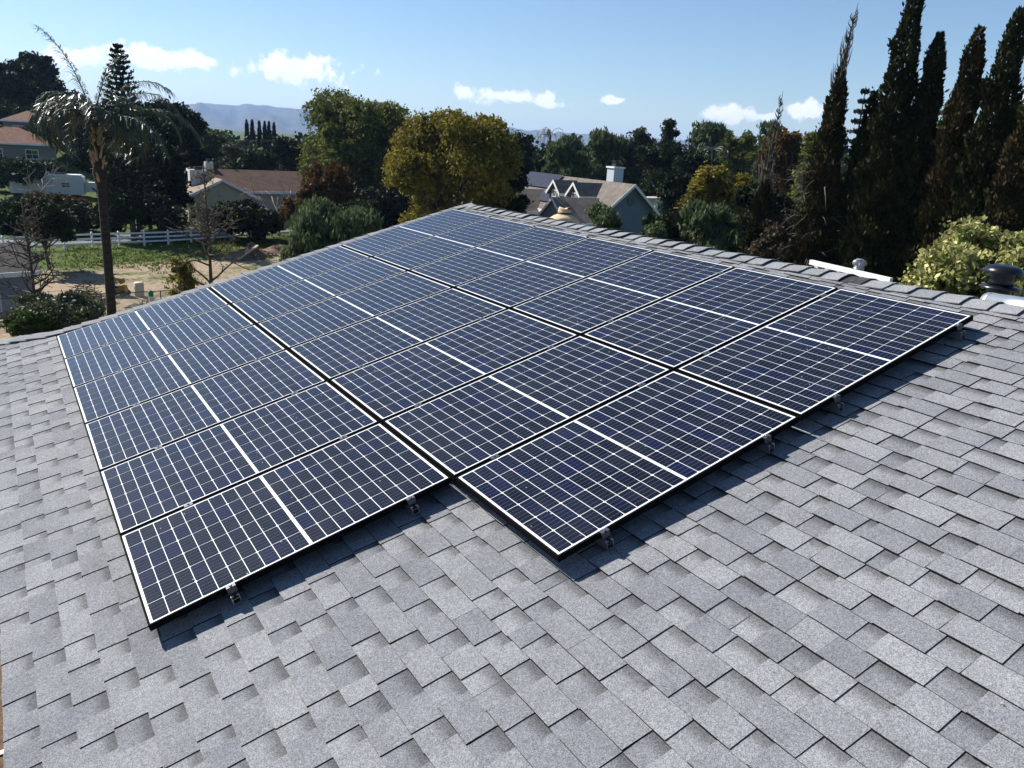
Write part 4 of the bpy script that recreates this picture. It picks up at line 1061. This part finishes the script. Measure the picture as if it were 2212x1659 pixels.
mb = MB(); mb.lathe([(.10 * s, 1.60 * s), (.106 * s, 1.66 * s), (.098 * s, 1.72 * s), (.05 * s, 1.765 * s)], 18); hr = mb.build('hair', M('dark_hair', (.012, .01, .008), rough=.6), t, smooth=True)

# --- palms, pine, bare trees ------------------------------------------------------
def palm(label, hx, hy, D, nf=20, L=3.4, seed=0, name='palm_tree', rt=.19, boots=True, leaflets=46, fronds=None):
    rng = np.random.default_rng(4000 + seed); p, H = foot(hx, hy, D); t = thing(name, p, label, 'tree')
    mb = MB(); k = 26; zz = np.linspace(-.3, H, k); rr = rt * (1.12 - .22 * zz / H) * (1 + .025 * np.sin(zz * 9))
    if boots: rr = rr * (1 + .75 * np.exp(-((zz - H * .80) / (.035 * H)) ** 2)) * np.where(zz > H * .86, .72, 1)
    mb.tube(np.stack([.10 * np.sin(zz / H * 2.2), 0 * zz, zz], -1), rr, 12); tr = mb.build('trunk', M('palm_trunk', (.016, .013, .011), (.042, .034, .027), scale=3, rough=.95, bump=.7, bscale=9, stretch=(1, 1, 5)), t, smooth=True)
    if boots:
        mb = MB()
        for i in range(34):
            a = rng.random() * 6.3; z = H * rng.uniform(.76, .97); r = rt * (1.15 if z < H * .86 else .8); b0 = np.array([math.cos(a) * r * .8 + .09, math.sin(a) * r * .8, z]); d = np.array([math.cos(a) * .35, math.sin(a) * .35, .9])
            mb.tube([b0, b0 + d * .22, b0 + d * .42 + [math.cos(a) * .06, math.sin(a) * .06, 0]], [.07, .055, .012], 5)
        tag(mb.build('leaf_base', M('dry_leaf_base', (.20, .13, .075), (.34, .24, .15), scale=6, rough=.9), tr), kind='stuff')
    hub = np.array([.10 * math.sin(2.2), 0, H])
    for i in range(nf):
        if fronds and i < len(fronds): a, el, ln, dr = fronds[i]
        else: a, el, ln, dr = rng.random() * 6.3, rng.uniform(.15, 1.2), rng.uniform(.65, .95), rng.uniform(1.8, 3.0)
        ln *= L; n = 14; pts = [hub.copy()]; e_ = el; h = np.array([math.cos(a), math.sin(a)])
        for j in range(n):
            pts.append(pts[-1] + np.array([h[0] * math.cos(e_), h[1] * math.cos(e_), math.sin(e_)]) * ln / n); e_ -= dr * (j + 2) / n / 5.5
        pts = np.array(pts); mb = MB(); mb.tube(pts, np.linspace(.035, .006, n + 1), 5)
        side = np.array([-h[1], h[0], 0]); Q = []
        for j in range(leaflets):
            s = .1 + .9 * (j + rng.random()) / leaflets; f = s * n; i0 = min(int(f), n - 1); b0 = pts[i0] + (pts[i0 + 1] - pts[i0]) * (f - i0); tg = pts[i0 + 1] - pts[i0]; tg /= np.linalg.norm(tg)
            for sg in (-1, 1):
                l = .62 * (1 - .55 * s) * rng.uniform(.8, 1.15) * L / 3.4; d = side * sg * rng.uniform(.45, .9) + tg * rng.uniform(.5, 1.0) + np.array([0, 0, rng.uniform(-.5, .35)]); d /= np.linalg.norm(d)
                m1 = b0 + d * l * .5 + [0, 0, -.03]; m2 = b0 + d * l + np.array([0, 0, -l * rng.uniform(.25, .7)]); w = np.cross(d, [0, 0, 1]) + rng.normal(size=3) * .4; w = w / (np.linalg.norm(w) + 1e-6) * .016
                Q.append([b0 - w * .4, b0 + w * .4, m1 + w, m1 - w]); Q.append([m1 - w, m1 + w, m2 + w * .2, m2 - w * .2])
        V = np.array(Q).reshape(-1, 3); mb.add(V, [(4 * q, 4 * q + 1, 4 * q + 2, 4 * q + 3) for q in range(len(Q))])
        mb.build('frond', LEAF['palm'], t)
    return t


def dirpx(dx, up):   # azimuth for a frond heading dx>0 right of the picture
    return math.atan2(*( (right * dx + fwd * .3) [::-1]))


RA = math.atan2(right[1], right[0])
fr = [(RA + math.pi - .25, 1.25, 1.15, .55), (RA + math.pi + .2, .85, .9, 3.1), (RA + math.pi - .1, .5, .9, 3.2), (RA + math.pi + .7, .6, .95, 3.0), (RA + math.pi + .3, 1.05, .95, 2.9), (RA - .1, .75, 1.15, 1.35), (RA + .2, .45, 1.2, 1.15), (RA - .4, .25, 1.15, 1.1),
      (RA + .1, 1.0, 1.0, 1.2), (RA - .2, 1.3, .8, .5), (RA + .5, .55, 1.05, 1.5), (RA + math.pi - .6, .3, .9, 2.0)]
palm('queen palm with glossy windblown fronds and dark trunk beside the paddock', 200, 262, 40, nf=30, L=4.1, seed=2, fronds=fr, leaflets=80)
palm('slim distant palm with pale trunk among the trees above the golden tree', 1541, 325, 108, nf=16, L=3.6, seed=5, rt=.16, boots=False, leaflets=24)
palm('feathery palm top rising above the tree line right of the yellow-green tree', 1188, 292, 128, nf=14, L=4.0, seed=6, boots=False, leaflets=24, rt=.18)


def pine(label, x, y, D, wpx, seed=0, tiers=30, mat='fir', name='pine_tree', first=.12, upcurve=.25, droop=0., n_in=11):
    rng = np.random.default_rng(5000 + seed); p, H = foot(x, y, D); W = wpx * D / FPX; t = thing(name, p, label, 'tree'); mb = MB(); mb.tube([(0, 0, -.3), (0, 0, H * .5), (0, 0, H)], [.28, .16, .02], 7); Q = []
    for i in range(tiers):
        z = H * (first + (1 - first) * (i + .5) / tiers); L = W / 2 * min(1, (1.02 - z / H) * 1.9) ** .85 + .12
        for j in range(n_in):
            a = 2 * math.pi * (j + rng.random() * .5) / n_in + i * .4; l = L * rng.uniform(.75, 1.1); s = np.linspace(0, 1, 5)
            pts = np.stack([math.cos(a) * l * s, math.sin(a) * l * s, z + l * (upcurve * s * s - droop * s)], -1); mb.tube(pts, np.linspace(.03, .008, 5), 3)
            m = int(14 + l * 9); f = rng.random(m) ** .8; b0 = np.stack([math.cos(a) * l * f, math.sin(a) * l * f, z + l * (upcurve * f * f - droop * f)], -1) + rng.normal(size=(m, 3)) * .06
            Q.append(leaves(b0, rng, .30, .13, 'axis', axis=np.array([math.cos(a) * .6, math.sin(a) * .6, .9])))
    mb.build('trunk', m_bark, t, smooth=True); link('crown', quad_mesh('crown', np.concatenate(Q)), LEAF[mat], t); return t


pine('tall Norfolk-type pine with tiered branches behind the queen palm', 254, 95, 82, 118, seed=1, mat='dark', tiers=34)
pine('small open fir top between the tall cypresses', 1871, 186, 66, 62, seed=2, tiers=20, droop=.15, upcurve=.1, n_in=8)
bare_tree('thin leafless young tree standing alone in the paddock', 441, 356, 50, seed=1, pale=False, r0=.13, kind='leader', leaf='olive', nleaf=260)
bare_tree('leafless young tree in front of the shed', 48, 430, 50, seed=4, pale=False, r0=.11, kind='leader')
bare_tree('pale leafless tree in front of the brown-roofed house', 598, 352, 88, seed=7, r0=.14, depth=4)
bare_tree('tangled leafless grey tree below the tiled houses', 75, 325, 112, seed=9, r0=.14, depth=4)
bare_tree('bare brown-twigged tree between the dying cypress trees', 1735, 300, 60, seed=12, r0=.2, depth=5, leaf='grey', nleaf=1600, pale=False)

# --- leafy trees: (label, x, y, D, width px, material, options)
g1 = 'dark trees on the hill at the left'; g2 = 'tree line beyond the blue-grey house'; g3 = 'bushes along the road'
T = [
    ('dark spreading tree on the hill at the left frame edge', 14, 128, 190, 150, 'dark', dict(n=5200, leaf=.6, seed=1, group=g1)),
    ('tall-headed dark tree on the hill above the tiled houses', 75, 118, 196, 66, 'dark', dict(n=2600, leaf=.6, seed=2, base_frac=.4, group=g1)),
    ('broad dark tree behind the higher tiled house', 95, 172, 200, 110, 'dark', dict(n=4200, leaf=.6, seed=82, group=g1, base_frac=.05)),
    ('low dark tree beside the lower tiled house', 135, 268, 150, 90, 'dark', dict(n=3600, leaf=.45, seed=83, group=g1, base_frac=.03)),
    ('dark tree behind the left side of the queen palm', 140, 215, 150, 130, 'dark', dict(n=4200, leaf=.5, seed=3, group=g1)),
    ('round dark tree behind the right side of the queen palm', 352, 208, 112, 150, 'dark', dict(n=6500, leaf=.42, seed=4, base_frac=.1, group=g1)),
    ('low dark tree filling the gap under the queen palm', 245, 262, 112, 140, 'dark', dict(n=7000, leaf=.42, seed=5, base_frac=.05, group=g1)),
    ('dense dark tree between queen palm and brown house', 310, 300, 92, 160, 'dark', dict(n=7000, leaf=.36, seed=6, base_frac=.04, group=g1)),
    ('fresh green tree just left of the far cypress row', 455, 279, 160, 82, 'green', dict(n=3000, leaf=.42, seed=7)),
    ('grey twiggy tree behind the brown house chimneys', 512, 303, 135, 80, 'grey', dict(n=2600, leaf=.36, seed=8)),
    ('dense green tree behind the brown house ridge', 548, 322, 124, 96, 'deep', dict(n=4200, leaf=.34, seed=9, base_frac=.1)),
    ('dark tree right of the far cypress row', 622, 298, 140, 66, 'dark', dict(n=2600, leaf=.4, seed=10)),
    ('large round-headed green tree left of the yellow-green tree', 768, 201, 108, 262, 'olive', dict(n=20000, leaf=.34, seed=11, base_frac=.06, lob=13, shell=.66)),
    ('rust-tinged small tree below the large round-headed tree', 705, 352, 84, 118, 'rust', dict(n=4600, leaf=.26, seed=12, base_frac=.1)),
    ('large yellow-green tree behind the far end of the panels', 985, 242, 72, 288, 'gold', dict(n=22000, leaf=.26, seed=13, base_frac=.03, lob=15, shell=.68)),
    ('dark bush at the foot of the yellow-green tree', 1085, 330, 76, 120, 'dark', dict(n=5000, leaf=.3, seed=14, base_frac=.03)),
    ('pepper tree behind the left end of the blue-grey roof', 1230, 292, 118, 98, 'pepper', dict(n=5200, leaf=.36, seed=20, mode='droop', group=g2, base_frac=.05)),
    ('dark tree at the left end of the far tree line', 1128, 286, 112, 66, 'deep', dict(n=3000, leaf=.36, seed=21, group=g2, base_frac=.05)),
    ('deep green tree under the feathery palm top', 1180, 318, 122, 80, 'deep', dict(n=3600, leaf=.36, seed=22, group=g2, base_frac=.05)),
    ('drooping pepper tree above the neighbour house chimney', 1315, 282, 122, 104, 'pepper', dict(n=5000, leaf=.36, seed=23, mode='droop', group=g2, base_frac=.05)),
    ('greyish tree right of the neighbour house chimney', 1380, 276, 124, 86, 'grey', dict(n=4000, leaf=.36, seed=24, group=g2, base_frac=.05)),
    ('dark tree with a topknot above the gable of the blue-grey house', 1451, 257, 128, 46, 'deep', dict(n=2400, leaf=.36, seed=25, group=g2, base_frac=.3)),
    ('wide dark tree behind the gable of the blue-grey house', 1440, 300, 112, 150, 'deep', dict(n=7500, leaf=.36, seed=26, group=g2, base_frac=.03)),
    ('pepper tree behind the slim palm', 1540, 257, 128, 100, 'pepper', dict(n=4600, leaf=.36, seed=27, mode='droop', group=g2, base_frac=.1)),
    ('dark tree mass right of the slim palm', 1490, 330, 104, 120, 'dark', dict(n=5200, leaf=.34, seed=28, group=g2, base_frac=.03)),
    ('olive tree between slim palm and leaning cypress', 1600, 282, 118, 90, 'olive', dict(n=3600, leaf=.34, seed=29, group=g2, base_frac=.1)),
    ('pale pepper tree behind the leaning dead-topped cypress', 1662, 262, 122, 60, 'pepper', dict(n=2600, leaf=.36, seed=30, mode='droop', group=g2, base_frac=.1)),
    ('bronze-green tree behind the bare brown-twigged tree', 1712, 272, 100, 130, 'rust', dict(n=5200, leaf=.34, seed=31, group=g2, base_frac=.1)),
    ('sunlit olive tree top left of the tallest bare-topped cypress', 1772, 268, 94, 70, 'olive', dict(n=2600, leaf=.34, seed=32, group=g2)),
    ('golden feathery tree beside the pepper tree right of the gable', 1560, 352, 62, 150, 'gold', dict(n=9000, leaf=.22, seed=33, base_frac=.03, mode='axisx')),
    ('small pepper tree at the foot of the golden tree', 1535, 440, 54, 150, 'pepper', dict(n=8000, leaf=.20, seed=34, base_frac=.02, mode='droop')),
    ('dark tree behind the leaning cypress trunks', 1660, 400, 62, 160, 'dark', dict(n=7000, leaf=.26, seed=35, base_frac=.02)),
    ('fresh green tree between the third and fourth cypress', 2070, 218, 66, 110, 'green', dict(n=5200, leaf=.26, seed=36, base_frac=.1)),
    ('green tree at the right frame edge behind the last cypress', 2230, 215, 56, 150, 'olive', dict(n=8000, leaf=.22, seed=37, base_frac=.03)),
    ('leafy green tree between the second and third cypress', 1930, 240, 64, 90, 'green', dict(n=4200, leaf=.26, seed=38, base_frac=.1)),
    ('dark undergrowth tree behind the cypress row, left part', 1830, 400, 54, 200, 'dark', dict(n=8000, leaf=.26, seed=39, base_frac=.02)),
    ('dark undergrowth tree behind the cypress row, right part', 2040, 380, 54, 260, 'dark', dict(n=10000, leaf=.26, seed=40, base_frac=.02)),
]
for (lab, x, y, D, w, m_, kw) in T:
    if kw.get('mode') == 'axisx': kw['mode'] = 'flat'
    broad(lab, x, y, D, w, m_, **kw)

# shrubs standing on the ground: (label, x, y_top, y_base or D, width, material)
SH = [
    ('feathery pepper shrub in front of the road end', 724, 440, 56, 222, 'pepper', dict(n=15000, leaf=.19, seed=50, mode='droop', base_frac=.0, lob=12)),
    ('dark brown hedge along the road before the ranch house', 535, 436, 84, 150, 'dark', dict(n=6000, leaf=.3, seed=51, base_frac=.0, group=g3)),
    ('dark hedge under the queen palm fronds', 290, 415, 84, 170, 'dark', dict(n=6000, leaf=.28, seed=52, base_frac=.0, group=g3)),
    ('pale-leaved bush at the left corner of the ranch house', 365, 442, 82, 66, 'grey', dict(n=2400, leaf=.24, seed=53, base_frac=.0, group=g3)),
    ('reddish twiggy bush beside the pale leafless tree', 648, 425, 82, 90, 'rust', dict(n=3600, leaf=.24, seed=54, base_frac=.0, group=g3)),
    ('dark bush left of the feathery pepper shrub', 772, 430, 74, 130, 'deep', dict(n=5200, leaf=.26, seed=55, base_frac=.0)),
    ('dark bush mass under the large round-headed tree', 830, 405, 92, 150, 'dark', dict(n=6000, leaf=.3, seed=71, base_frac=.0)),
    ('dark thicket between ranch house and round-headed tree', 735, 395, 96, 170, 'dark', dict(n=6000, leaf=.3, seed=72, base_frac=.0)),
    ('rusty bush in front of the travel trailer', 112, 416, 98, 120, 'rust', dict(n=3600, leaf=.28, seed=56, base_frac=.0)),
    ('dark bush at the left frame edge below the trailer', 15, 432, 92, 120, 'dark', dict(n=4000, leaf=.3, seed=57, base_frac=.0)),
    ('dark bushes behind the white fence at the left', 100, 440, 88, 210, 'dark', dict(n=6500, leaf=.28, seed=58, base_frac=.0)),
    ('olive bush beneath the tiled houses', 60, 345, 128, 150, 'deep', dict(n=4200, leaf=.36, seed=59, base_frac=.0)),
    ('leafy bush covering the gable foot of the blue-grey house', 1320, 446, 52, 130, 'pepper', dict(n=7000, leaf=.2, seed=60, base_frac=.0)),
    ('dark green bush right of the blue-grey house gable', 1430, 452, 54, 84, 'deep', dict(n=4600, leaf=.2, seed=61, base_frac=.0)),
    ('low green bush in front of the golden tree', 1400, 475, 50, 110, 'pepper', dict(n=5200, leaf=.18, seed=62, base_frac=.0)),
    ('rose bush with pale blossoms along the chain-link fence', 118, 640, 47, 170, 'rose', dict(n=9000, leaf=.14, seed=63, base_frac=.0)),
    ('low green plant by the eave at the lower left', 60, 672, 45, 90, 'green', dict(n=2400, leaf=.13, seed=64, base_frac=.0)),
    ('yellow-green shrub beside the young paddock tree', 393, 560, 49, 54, 'gold', dict(n=900, leaf=.15, seed=65, base_frac=.05)),
    ('yellow variegated shrub behind the flue at the right', 2165, 488, 15.5, 330, 'varie', dict(n=26000, leaf=.075, seed=66, base_frac=.0, lob=14, wl=.6, rc=.16)),
    ('dark dying shrub between cypress feet and shed', 1690, 470, 46, 120, 'brown', dict(n=5200, leaf=.16, seed=67, base_frac=.0)),
]
for (lab, x, y, D, w, m_, kw) in SH: broad(lab, x, y, D, w, m_, name='leafy_shrub', **kw)
p_st = gpt(108, 582); tp = at(104, 425, math.hypot(*(p_st - CW)[:2])); broad('small leafy tree standing by itself near the white fence', 0, 0, 0, 0, 'deep', p=p_st, H=tp[2] - p_st[2], W=4.4, n=4200, leaf=.2, base_frac=.33, seed=70)

# --- far wood closing the valley, read as one mass
rw_ = np.random.default_rng(91); Qs = []
line = [(-150, 215), (60, 205), (200, 250), (330, 285), (420, 288), (560, 294), (660, 290), (900, 290), (1140, 300), (1300, 306), (1500, 300), (1700, 300), (1900, 318), (2212, 330), (2500, 345)]
for i in range(150):
    x = rw_.uniform(-140, 2460); yt = np.interp(x, [l[0] for l in line], [l[1] for l in line]) + rw_.uniform(-8, 26); D = rw_.uniform(172, 250); tp = at(x, yt, D); gz_ = float(ground_z(tp[0], tp[1])); hh = max(3.5, tp[2] - gz_); r = rw_.uniform(4, 7.5)
    m_ = 330; d = sphere(rw_, m_); P = np.array([tp[0], tp[1], gz_ + hh * .5]) + d * [r, r, hh * .5] * (.7 + .33 * rw_.random((m_, 1))) * (1 + .15 * np.sin(d[:, :1] * 7 + i)); Qs.append(leaves(P, rw_, 1.15, .85))
tag(link('far_wood', quad_mesh('far_wood', np.concatenate(Qs)), LEAF['deep']), 'far dark wood closing the valley behind the houses', 'wood', kind='stuff')

# --- cypresses
g4 = 'tall cypresses at the right'; g5 = 'far cypress row'
column('leaning cypress with dead bare top beside the golden tree', 1684, 196, 47, 74, n=6500, top_frac=.60, bare=False, seed=1, group=g4)
column('tall cypress with bare pointed leader and dead grey branches', 1843, 2, 45, 88, n=8500, top_frac=.80, bare=True, seed=2, group=g4, mat='cypb')
column('tallest dense cypress reaching past the top of the frame', 1982, -34, 44, 102, n=11000, seed=3, group=g4)
column('short companion cypress left of the tallest one', 1890, 200, 45, 80, n=6000, seed=7, group=g4)
column('third tall cypress, slim, right of the tallest one', 2032, 74, 44, 92, n=9500, seed=4, group=g4)
column('fourth tall cypress with brownish lower branches', 2118, 60, 43, 96, n=9500, seed=5, group=g4, mat='cypb')
column('companion cypress left of the fourth tall one', 2068, 225, 44, 84, n=6500, seed=8, group=g4, mat='cypb')
column('last tall cypress at the right frame edge', 2204, 22, 42, 108, n=11000, seed=6, group=g4)
column('low brown-green cypress in the right frame corner', 2226, 240, 40, 110, n=7500, seed=9, group=g4, mat='cypb')
for i, (x, y, D_) in enumerate(((533, 259, 186), (544, 258, 190), (560, 261, 186), (571, 262, 190), (580, 263, 186), (592, 264, 190))):
    column('%s of the six far pencil cypresses before the mountains' % ['leftmost', 'second from left', 'third from left', 'fourth from left', 'second from right', 'rightmost'][i], x, y, D_, 16, n=1700, leaf=.5, seed=20 + i, group=g5, mat='dark')

# --- ground clutter ----------------------------------------------------------------
rng = np.random.default_rng(77)
# soil heap
p = gpt(540, 556); t = thing('soil_heap', p, 'heap of brown soil on the grass near the white fence', 'heap'); nr, na = 22, 60; V = []; FANG = math.atan2(FDIR[1], FDIR[0])
for i in range(nr):
    for j in range(na):
        q = i / (nr - 1); a = 2 * math.pi * j / na; r = q * (1 + .22 * math.sin(2 * a + .6) + .12 * math.sin(5 * a)); x, y = r * 2.6 * math.cos(a), r * 1.5 * math.sin(a)
        z = .95 * (1 - q ** 1.4) * (1 + .35 * math.sin(x * 2.3 + 1) * math.cos(y * 3.1)) + rng.normal() * .07 * (1 - q); V.append((x, y, z - .04))
F = [(i * na + j, i * na + (j + 1) % na, (i + 1) * na + (j + 1) % na, (i + 1) * na + j) for i in range(nr - 1) for j in range(na)]
mb = MB(); mb.add(V, F); m_soil = M('brown_soil', (.13, .085, .055), (.26, .18, .12), scale=4, rough=1, bump=.8, bscale=6, bdist=.1); mb.build('soil', m_soil, t, xf=rotz(FANG), smooth=True)
mb = MB()
for i in range(160):
    a = rng.random() * 6.3; r = rng.random() ** .6 * 1.1; q = np.array([2.7 * r * math.cos(a), 1.6 * r * math.sin(a), max(0, .8 * (1 - r ** 1.4))]); s = rng.uniform(.05, .17); R_ = rotz(rng.random() * 6, q); mb.box((-s, -s * .7, -s * .5), (s, s * .7, s * .6), R_)
tag(mb.build('clod', m_soil, t, xf=rotz(FANG)), kind='stuff')
m_wood = M('weathered_timber', (.34, .25, .14), (.46, .36, .22), scale=5, rough=.85)
q0, q1 = p + np.array([0, 0, .1]) - FDIR * 2.0 - FN * 1.2, p + FDIR * .2 - FN * .9 + np.array([0, 0, 1.15]); t = thing('timber_plank', q0, 'pale timber plank leaning on the soil heap', 'plank'); mb = MB(); mb.beam((0, 0, 0), q1 - q0, .34, .07); mb.build('plank', m_wood, t)
p = gpt(595, 545); t = thing('soil_heap', p, 'lower spread of loose soil right of the heap', 'heap'); mb = MB()
mb.add([(x * 1.6, y * 1.1, z * .55) for x, y, z in V], F); mb.build('soil', m_soil, t, xf=rotz(FANG), smooth=True)
# tractor with a raised yellow boom, seen behind the brush
p = gpt(258, 640); p[2] = float(ground_z(p[0], p[1])); t = thing('tractor', p, 'yellow tractor with folded digger boom behind the brush pile', 'tractor', rz=-rad(33.5)); t.scale = (.55, .55, .55); m_yel = M('worn_yellow', (.30, .20, .07), rough=.7); m_rub = M('rubber', (.012, .012, .012), rough=.8)
mb = MB(); mb.box((-.9, -.45, .55), (.9, .45, 1.0)); mb.box((-1.1, -.35, .62), (-.9, .35, 1.25)); mb.build('chassis', m_yel, t)
mb = MB(); mb.box((.15, -.38, 1.001), (.85, .38, 1.35)); mb.build('bonnet', m_yel, t); mb = MB(); mb.box((-.5, -.22, 1.001), (-.05, .22, 1.18)); mb.box((-.56, -.22, 1.12), (-.50, .22, 1.6)); mb.build('seat', m_rub, t)
for x, r in ((-.65, .55), (.7, .38)):
    for s in (-1, 1):
        Mw_ = np.array([[1, 0, 0, x], [0, 0, -1, s * .56], [0, 1, 0, r], [0, 0, 0, 1.]]); mb = MB(); mb.lathe([(r * .55, -.13), (r * .95, -.13), (r, -.09), (r, .09), (r * .95, .13), (r * .55, .13)], 22, Mw_); w_ = mb.build('wheel', m_rub, t); mb = MB(); mb.lathe([(r * .54, -.08), (r * .54, .08)], 16, Mw_); mb.build('rim', m_yel, w_)
mb = MB(); mb.beam((-.9, 0, 1.1), (-.3, 0, 2.2), .16, .22); mb.build('boom', m_yel, t); mb = MB(); mb.beam((-.35, 0, 2.25), (-2.9, 0, 1.15), .14, .18); mb.build('dipper_arm', m_yel, t)
mb = MB(); mb.prism([(-.25, -.3, 2.25), (.55, -.3, 2.15), (.75, -.3, 1.7), (.35, -.3, 1.45), (.2, -.3, 1.8)], (0, .6, 0)); mb.build('bucket', m_yel, t)
# brush piles of cut branches
for i, (x, y, L, W_, H_, n_, lab) in enumerate(((185, 655, 3.4, 1.5, 1.5, 260, 'dark tangle of cut branches beside the shed'), (322, 668, 2.4, 1.2, .85, 150, 'low pile of pale sticks beside the palm trunk'))):
    p = gpt(x, y); p[2] = float(ground_z(p[0], p[1])); t = thing('brush_pile', p, lab, 'brush pile'); mb = MB()
    for k in range(n_):
        a = rng.random() * 6.3; r = rng.random() ** .6; c = np.array([L * .5 * r * math.cos(a), W_ * .5 * r * math.sin(a), H_ * (1 - r) * rng.random()]); d = rng.normal(size=3); d[2] *= .35; d /= np.linalg.norm(d); l = rng.uniform(.4, 1.1); c[2] = max(c[2], .02)
        q0, q1 = c - d * l * .5, c + d * l * .5; q0[2] = max(q0[2], .01); q1[2] = max(q1[2], .01); mb.tube([q0, (q0 + q1) / 2 + rng.normal(size=3) * .05, q1], [.025, .02, .008], 4)
    tag(mb.build('sticks', m_palebark if i else m_bark, t, xf=rotz(-rad(33.5))), kind='stuff')
p = gpt(302, 640); t = thing('plastic_drum', (p[0], p[1], float(ground_z(p[0], p[1]))), 'cream drum on end beside the tractor', 'drum'); mb = MB(); mb.lathe([(.27, 0), (.29, .03), (.29, .3), (.3, .32), (.29, .34), (.29, .6), (.3, .62), (.29, .64), (.29, .88), (.26, .92)], 18); mb.build('barrel', M('cream_plastic', (.55, .5, .38), rough=.5), t, smooth=True)
# pale blossoms on the rose bush
pr, Hr = foot(118, 640, 47); C_ = []
mb = MB()
for k in range(60):
    a = rng.random() * 6.3; r = rng.random() ** .5; q = np.array([2.6 * r * math.cos(a), 2.4 * r * math.sin(a), Hr * (1.0 - .65 * r * r) * rng.uniform(.75, 1.02)]); s = rng.uniform(.05, .10); mb.lathe([(.01, -s * .6), (s, -s * .2), (s * .8, s * .4), (.01, s * .5)], 7, rotz(0, q))
for o in bpy.data.objects:
    if o.get('label') == 'rose bush with pale blossoms along the chain-link fence': tag(mb.build('blossom', M('pale_blossom', (.75, .7, .62), rough=.7), o), kind='stuff')
# utility pole, street lamp
p, H = foot(291, 318, 92); t = thing('utility_pole', p, 'thin dark utility pole in front of the dark trees', 'pole'); mb = MB(); mb.tube([(0, 0, -.5), (0, 0, H)], [.15, .10], 8); mb.build('shaft', m_palebark, t); mb = MB(); mb.beam((-.9, 0, H - .6), (.9, 0, H - .6), .1, .12); mb.build('crossarm', m_palebark, t)
p, H = foot(427, 338, 118); t = thing('street_lamp', p, 'grey street lamp behind the ranch house', 'street lamp'); mb = MB(); mb.tube([(0, 0, -.5), (0, 0, H)], [.11, .07], 8); mb.build('pole', m_galv, t); a = -right
mb = MB(); mb.tube([(0, 0, H), (a[0] * .8, a[1] * .8, H + .25), (a[0] * 2.1, a[1] * 2.1, H + .3)], .04, 6); mb.build('arm', m_galv, t); mb = MB(); mb.beam((a[0] * 2.1, a[1] * 2.1, H + .27), (a[0] * 2.8, a[1] * 2.8, H + .27), .28, .14); mb.build('lamp_head', m_galv, t)
# white board fence right of the gable, built up with an added wall and roof
a, b = at(1414, 452, 98), at(1458, 448, 101); a[2] = ground_z(a[0], a[1]); d = (b - a)[:2]; L_ = np.linalg.norm(d); d /= L_; zt = at(1436, 430, 99)[2] - a[2]
t = thing('board_fence', a, 'white board fence right of the gable, built up with added wall and roof', 'shed', rz=math.atan2(d[1], d[0])); n = 14
for i in range(n):
    mb = MB(); mb.box((L_ * i / n, -.04, 0), (L_ * (i + .93) / n, -.001, zt)); mb.build('board', m_white, t)
mb = MB(); mb.box((0, 0, 0), (L_, 3.5, zt)); mb.build('wall', m_wall, t); mb = MB(); mb.hexa([(-.3, -.4, zt + .01), (L_ + .3, -.4, zt + .01), (L_ + .3, 3.9, zt - .25), (-.3, 3.9, zt - .25), (-.3, -.4, zt + .13), (L_ + .3, -.4, zt + .13), (L_ + .3, 3.9, zt - .13), (-.3, 3.9, zt - .13)]); mb.build('roof', m_rgrey, t)
broad('dark tree overhanging the white board fence', 1470, 372, 90, 78, 'dark', n=3000, leaf=.3, seed=81, base_frac=.35, group=g2)
# grass tufts in the paddock
n = 26000; X = rng.uniform(-6, 40, n); Y = rng.uniform(34, 92, n); off = (np.stack([X, Y], -1) - FENCE_A[:2]) @ FN[:2]
dn = np.sin(X * .55 + Y * .13 + 1) + np.sin(Y * .42 - X * .2) + np.sin(X * 1.3 + 2) * .5 + rng.normal(size=n) * .55
keep = (off < 1.9) & (off > -32) & (dn > -.35 + 2.0 * np.clip((-off - 5) / 12, 0, 1)); X, Y = X[keep], Y[keep]; P = np.stack([X, Y, ground_z(X, Y) + .05], -1)
P = np.repeat(P, 3, 0) + rng.normal(size=(len(P) * 3, 3)) * [.12, .12, .01]
tag(link('grass', quad_mesh('grass', leaves(P, rng, .22, .10, 'up')), leafM('grass_blade', (.075, .105, .022), (.15, .18, .042), scale=.4)), 'short green grass growing in patches over the paddock', 'grass', kind='stuff')
# bits of debris on the roof: a loop of wire, twigs
q = roofp(912, 1198, W0 + .015); qq = A(*q); t = thing('wire_loop', qq, 'small pale loop of wire lying on the shingles', 'wire', rot=(0, -TH, 0)); mb = MB(); an = np.linspace(-.3, 5.2, 22); mb.tube(np.stack([.028 * np.cos(an), .016 * np.sin(an) * np.linspace(1, .75, 22), .003 + .004 * np.sin(an * 2) ** 2], -1), .0012, 5); mb.build('loop', M('tan_wire', (.5, .44, .3), rough=.5), t)
for i, (x, y) in enumerate(((820, 1520), (2166, 1520))):
    qq = A(*roofp(x, y, W0 + .016)); t = thing('twig', qq, ['dark bent twig lying on the shingles near the bottom edge', 'pale chip lying on the shingles at the lower right'][i], 'twig', rot=(0, -TH, .5 + i)); mb = MB(); mb.tube([(-.014, 0, 0), (0, .003, .003), (.012, -.002, .001)] if i == 0 else [(-.006, 0, 0), (.0, .002, .001), (.006, 0, 0)], [.0014, .0016, .001] if i == 0 else [.002, .003, .002], 5); mb.build('stick', m_bark if i == 0 else m_straw, t)
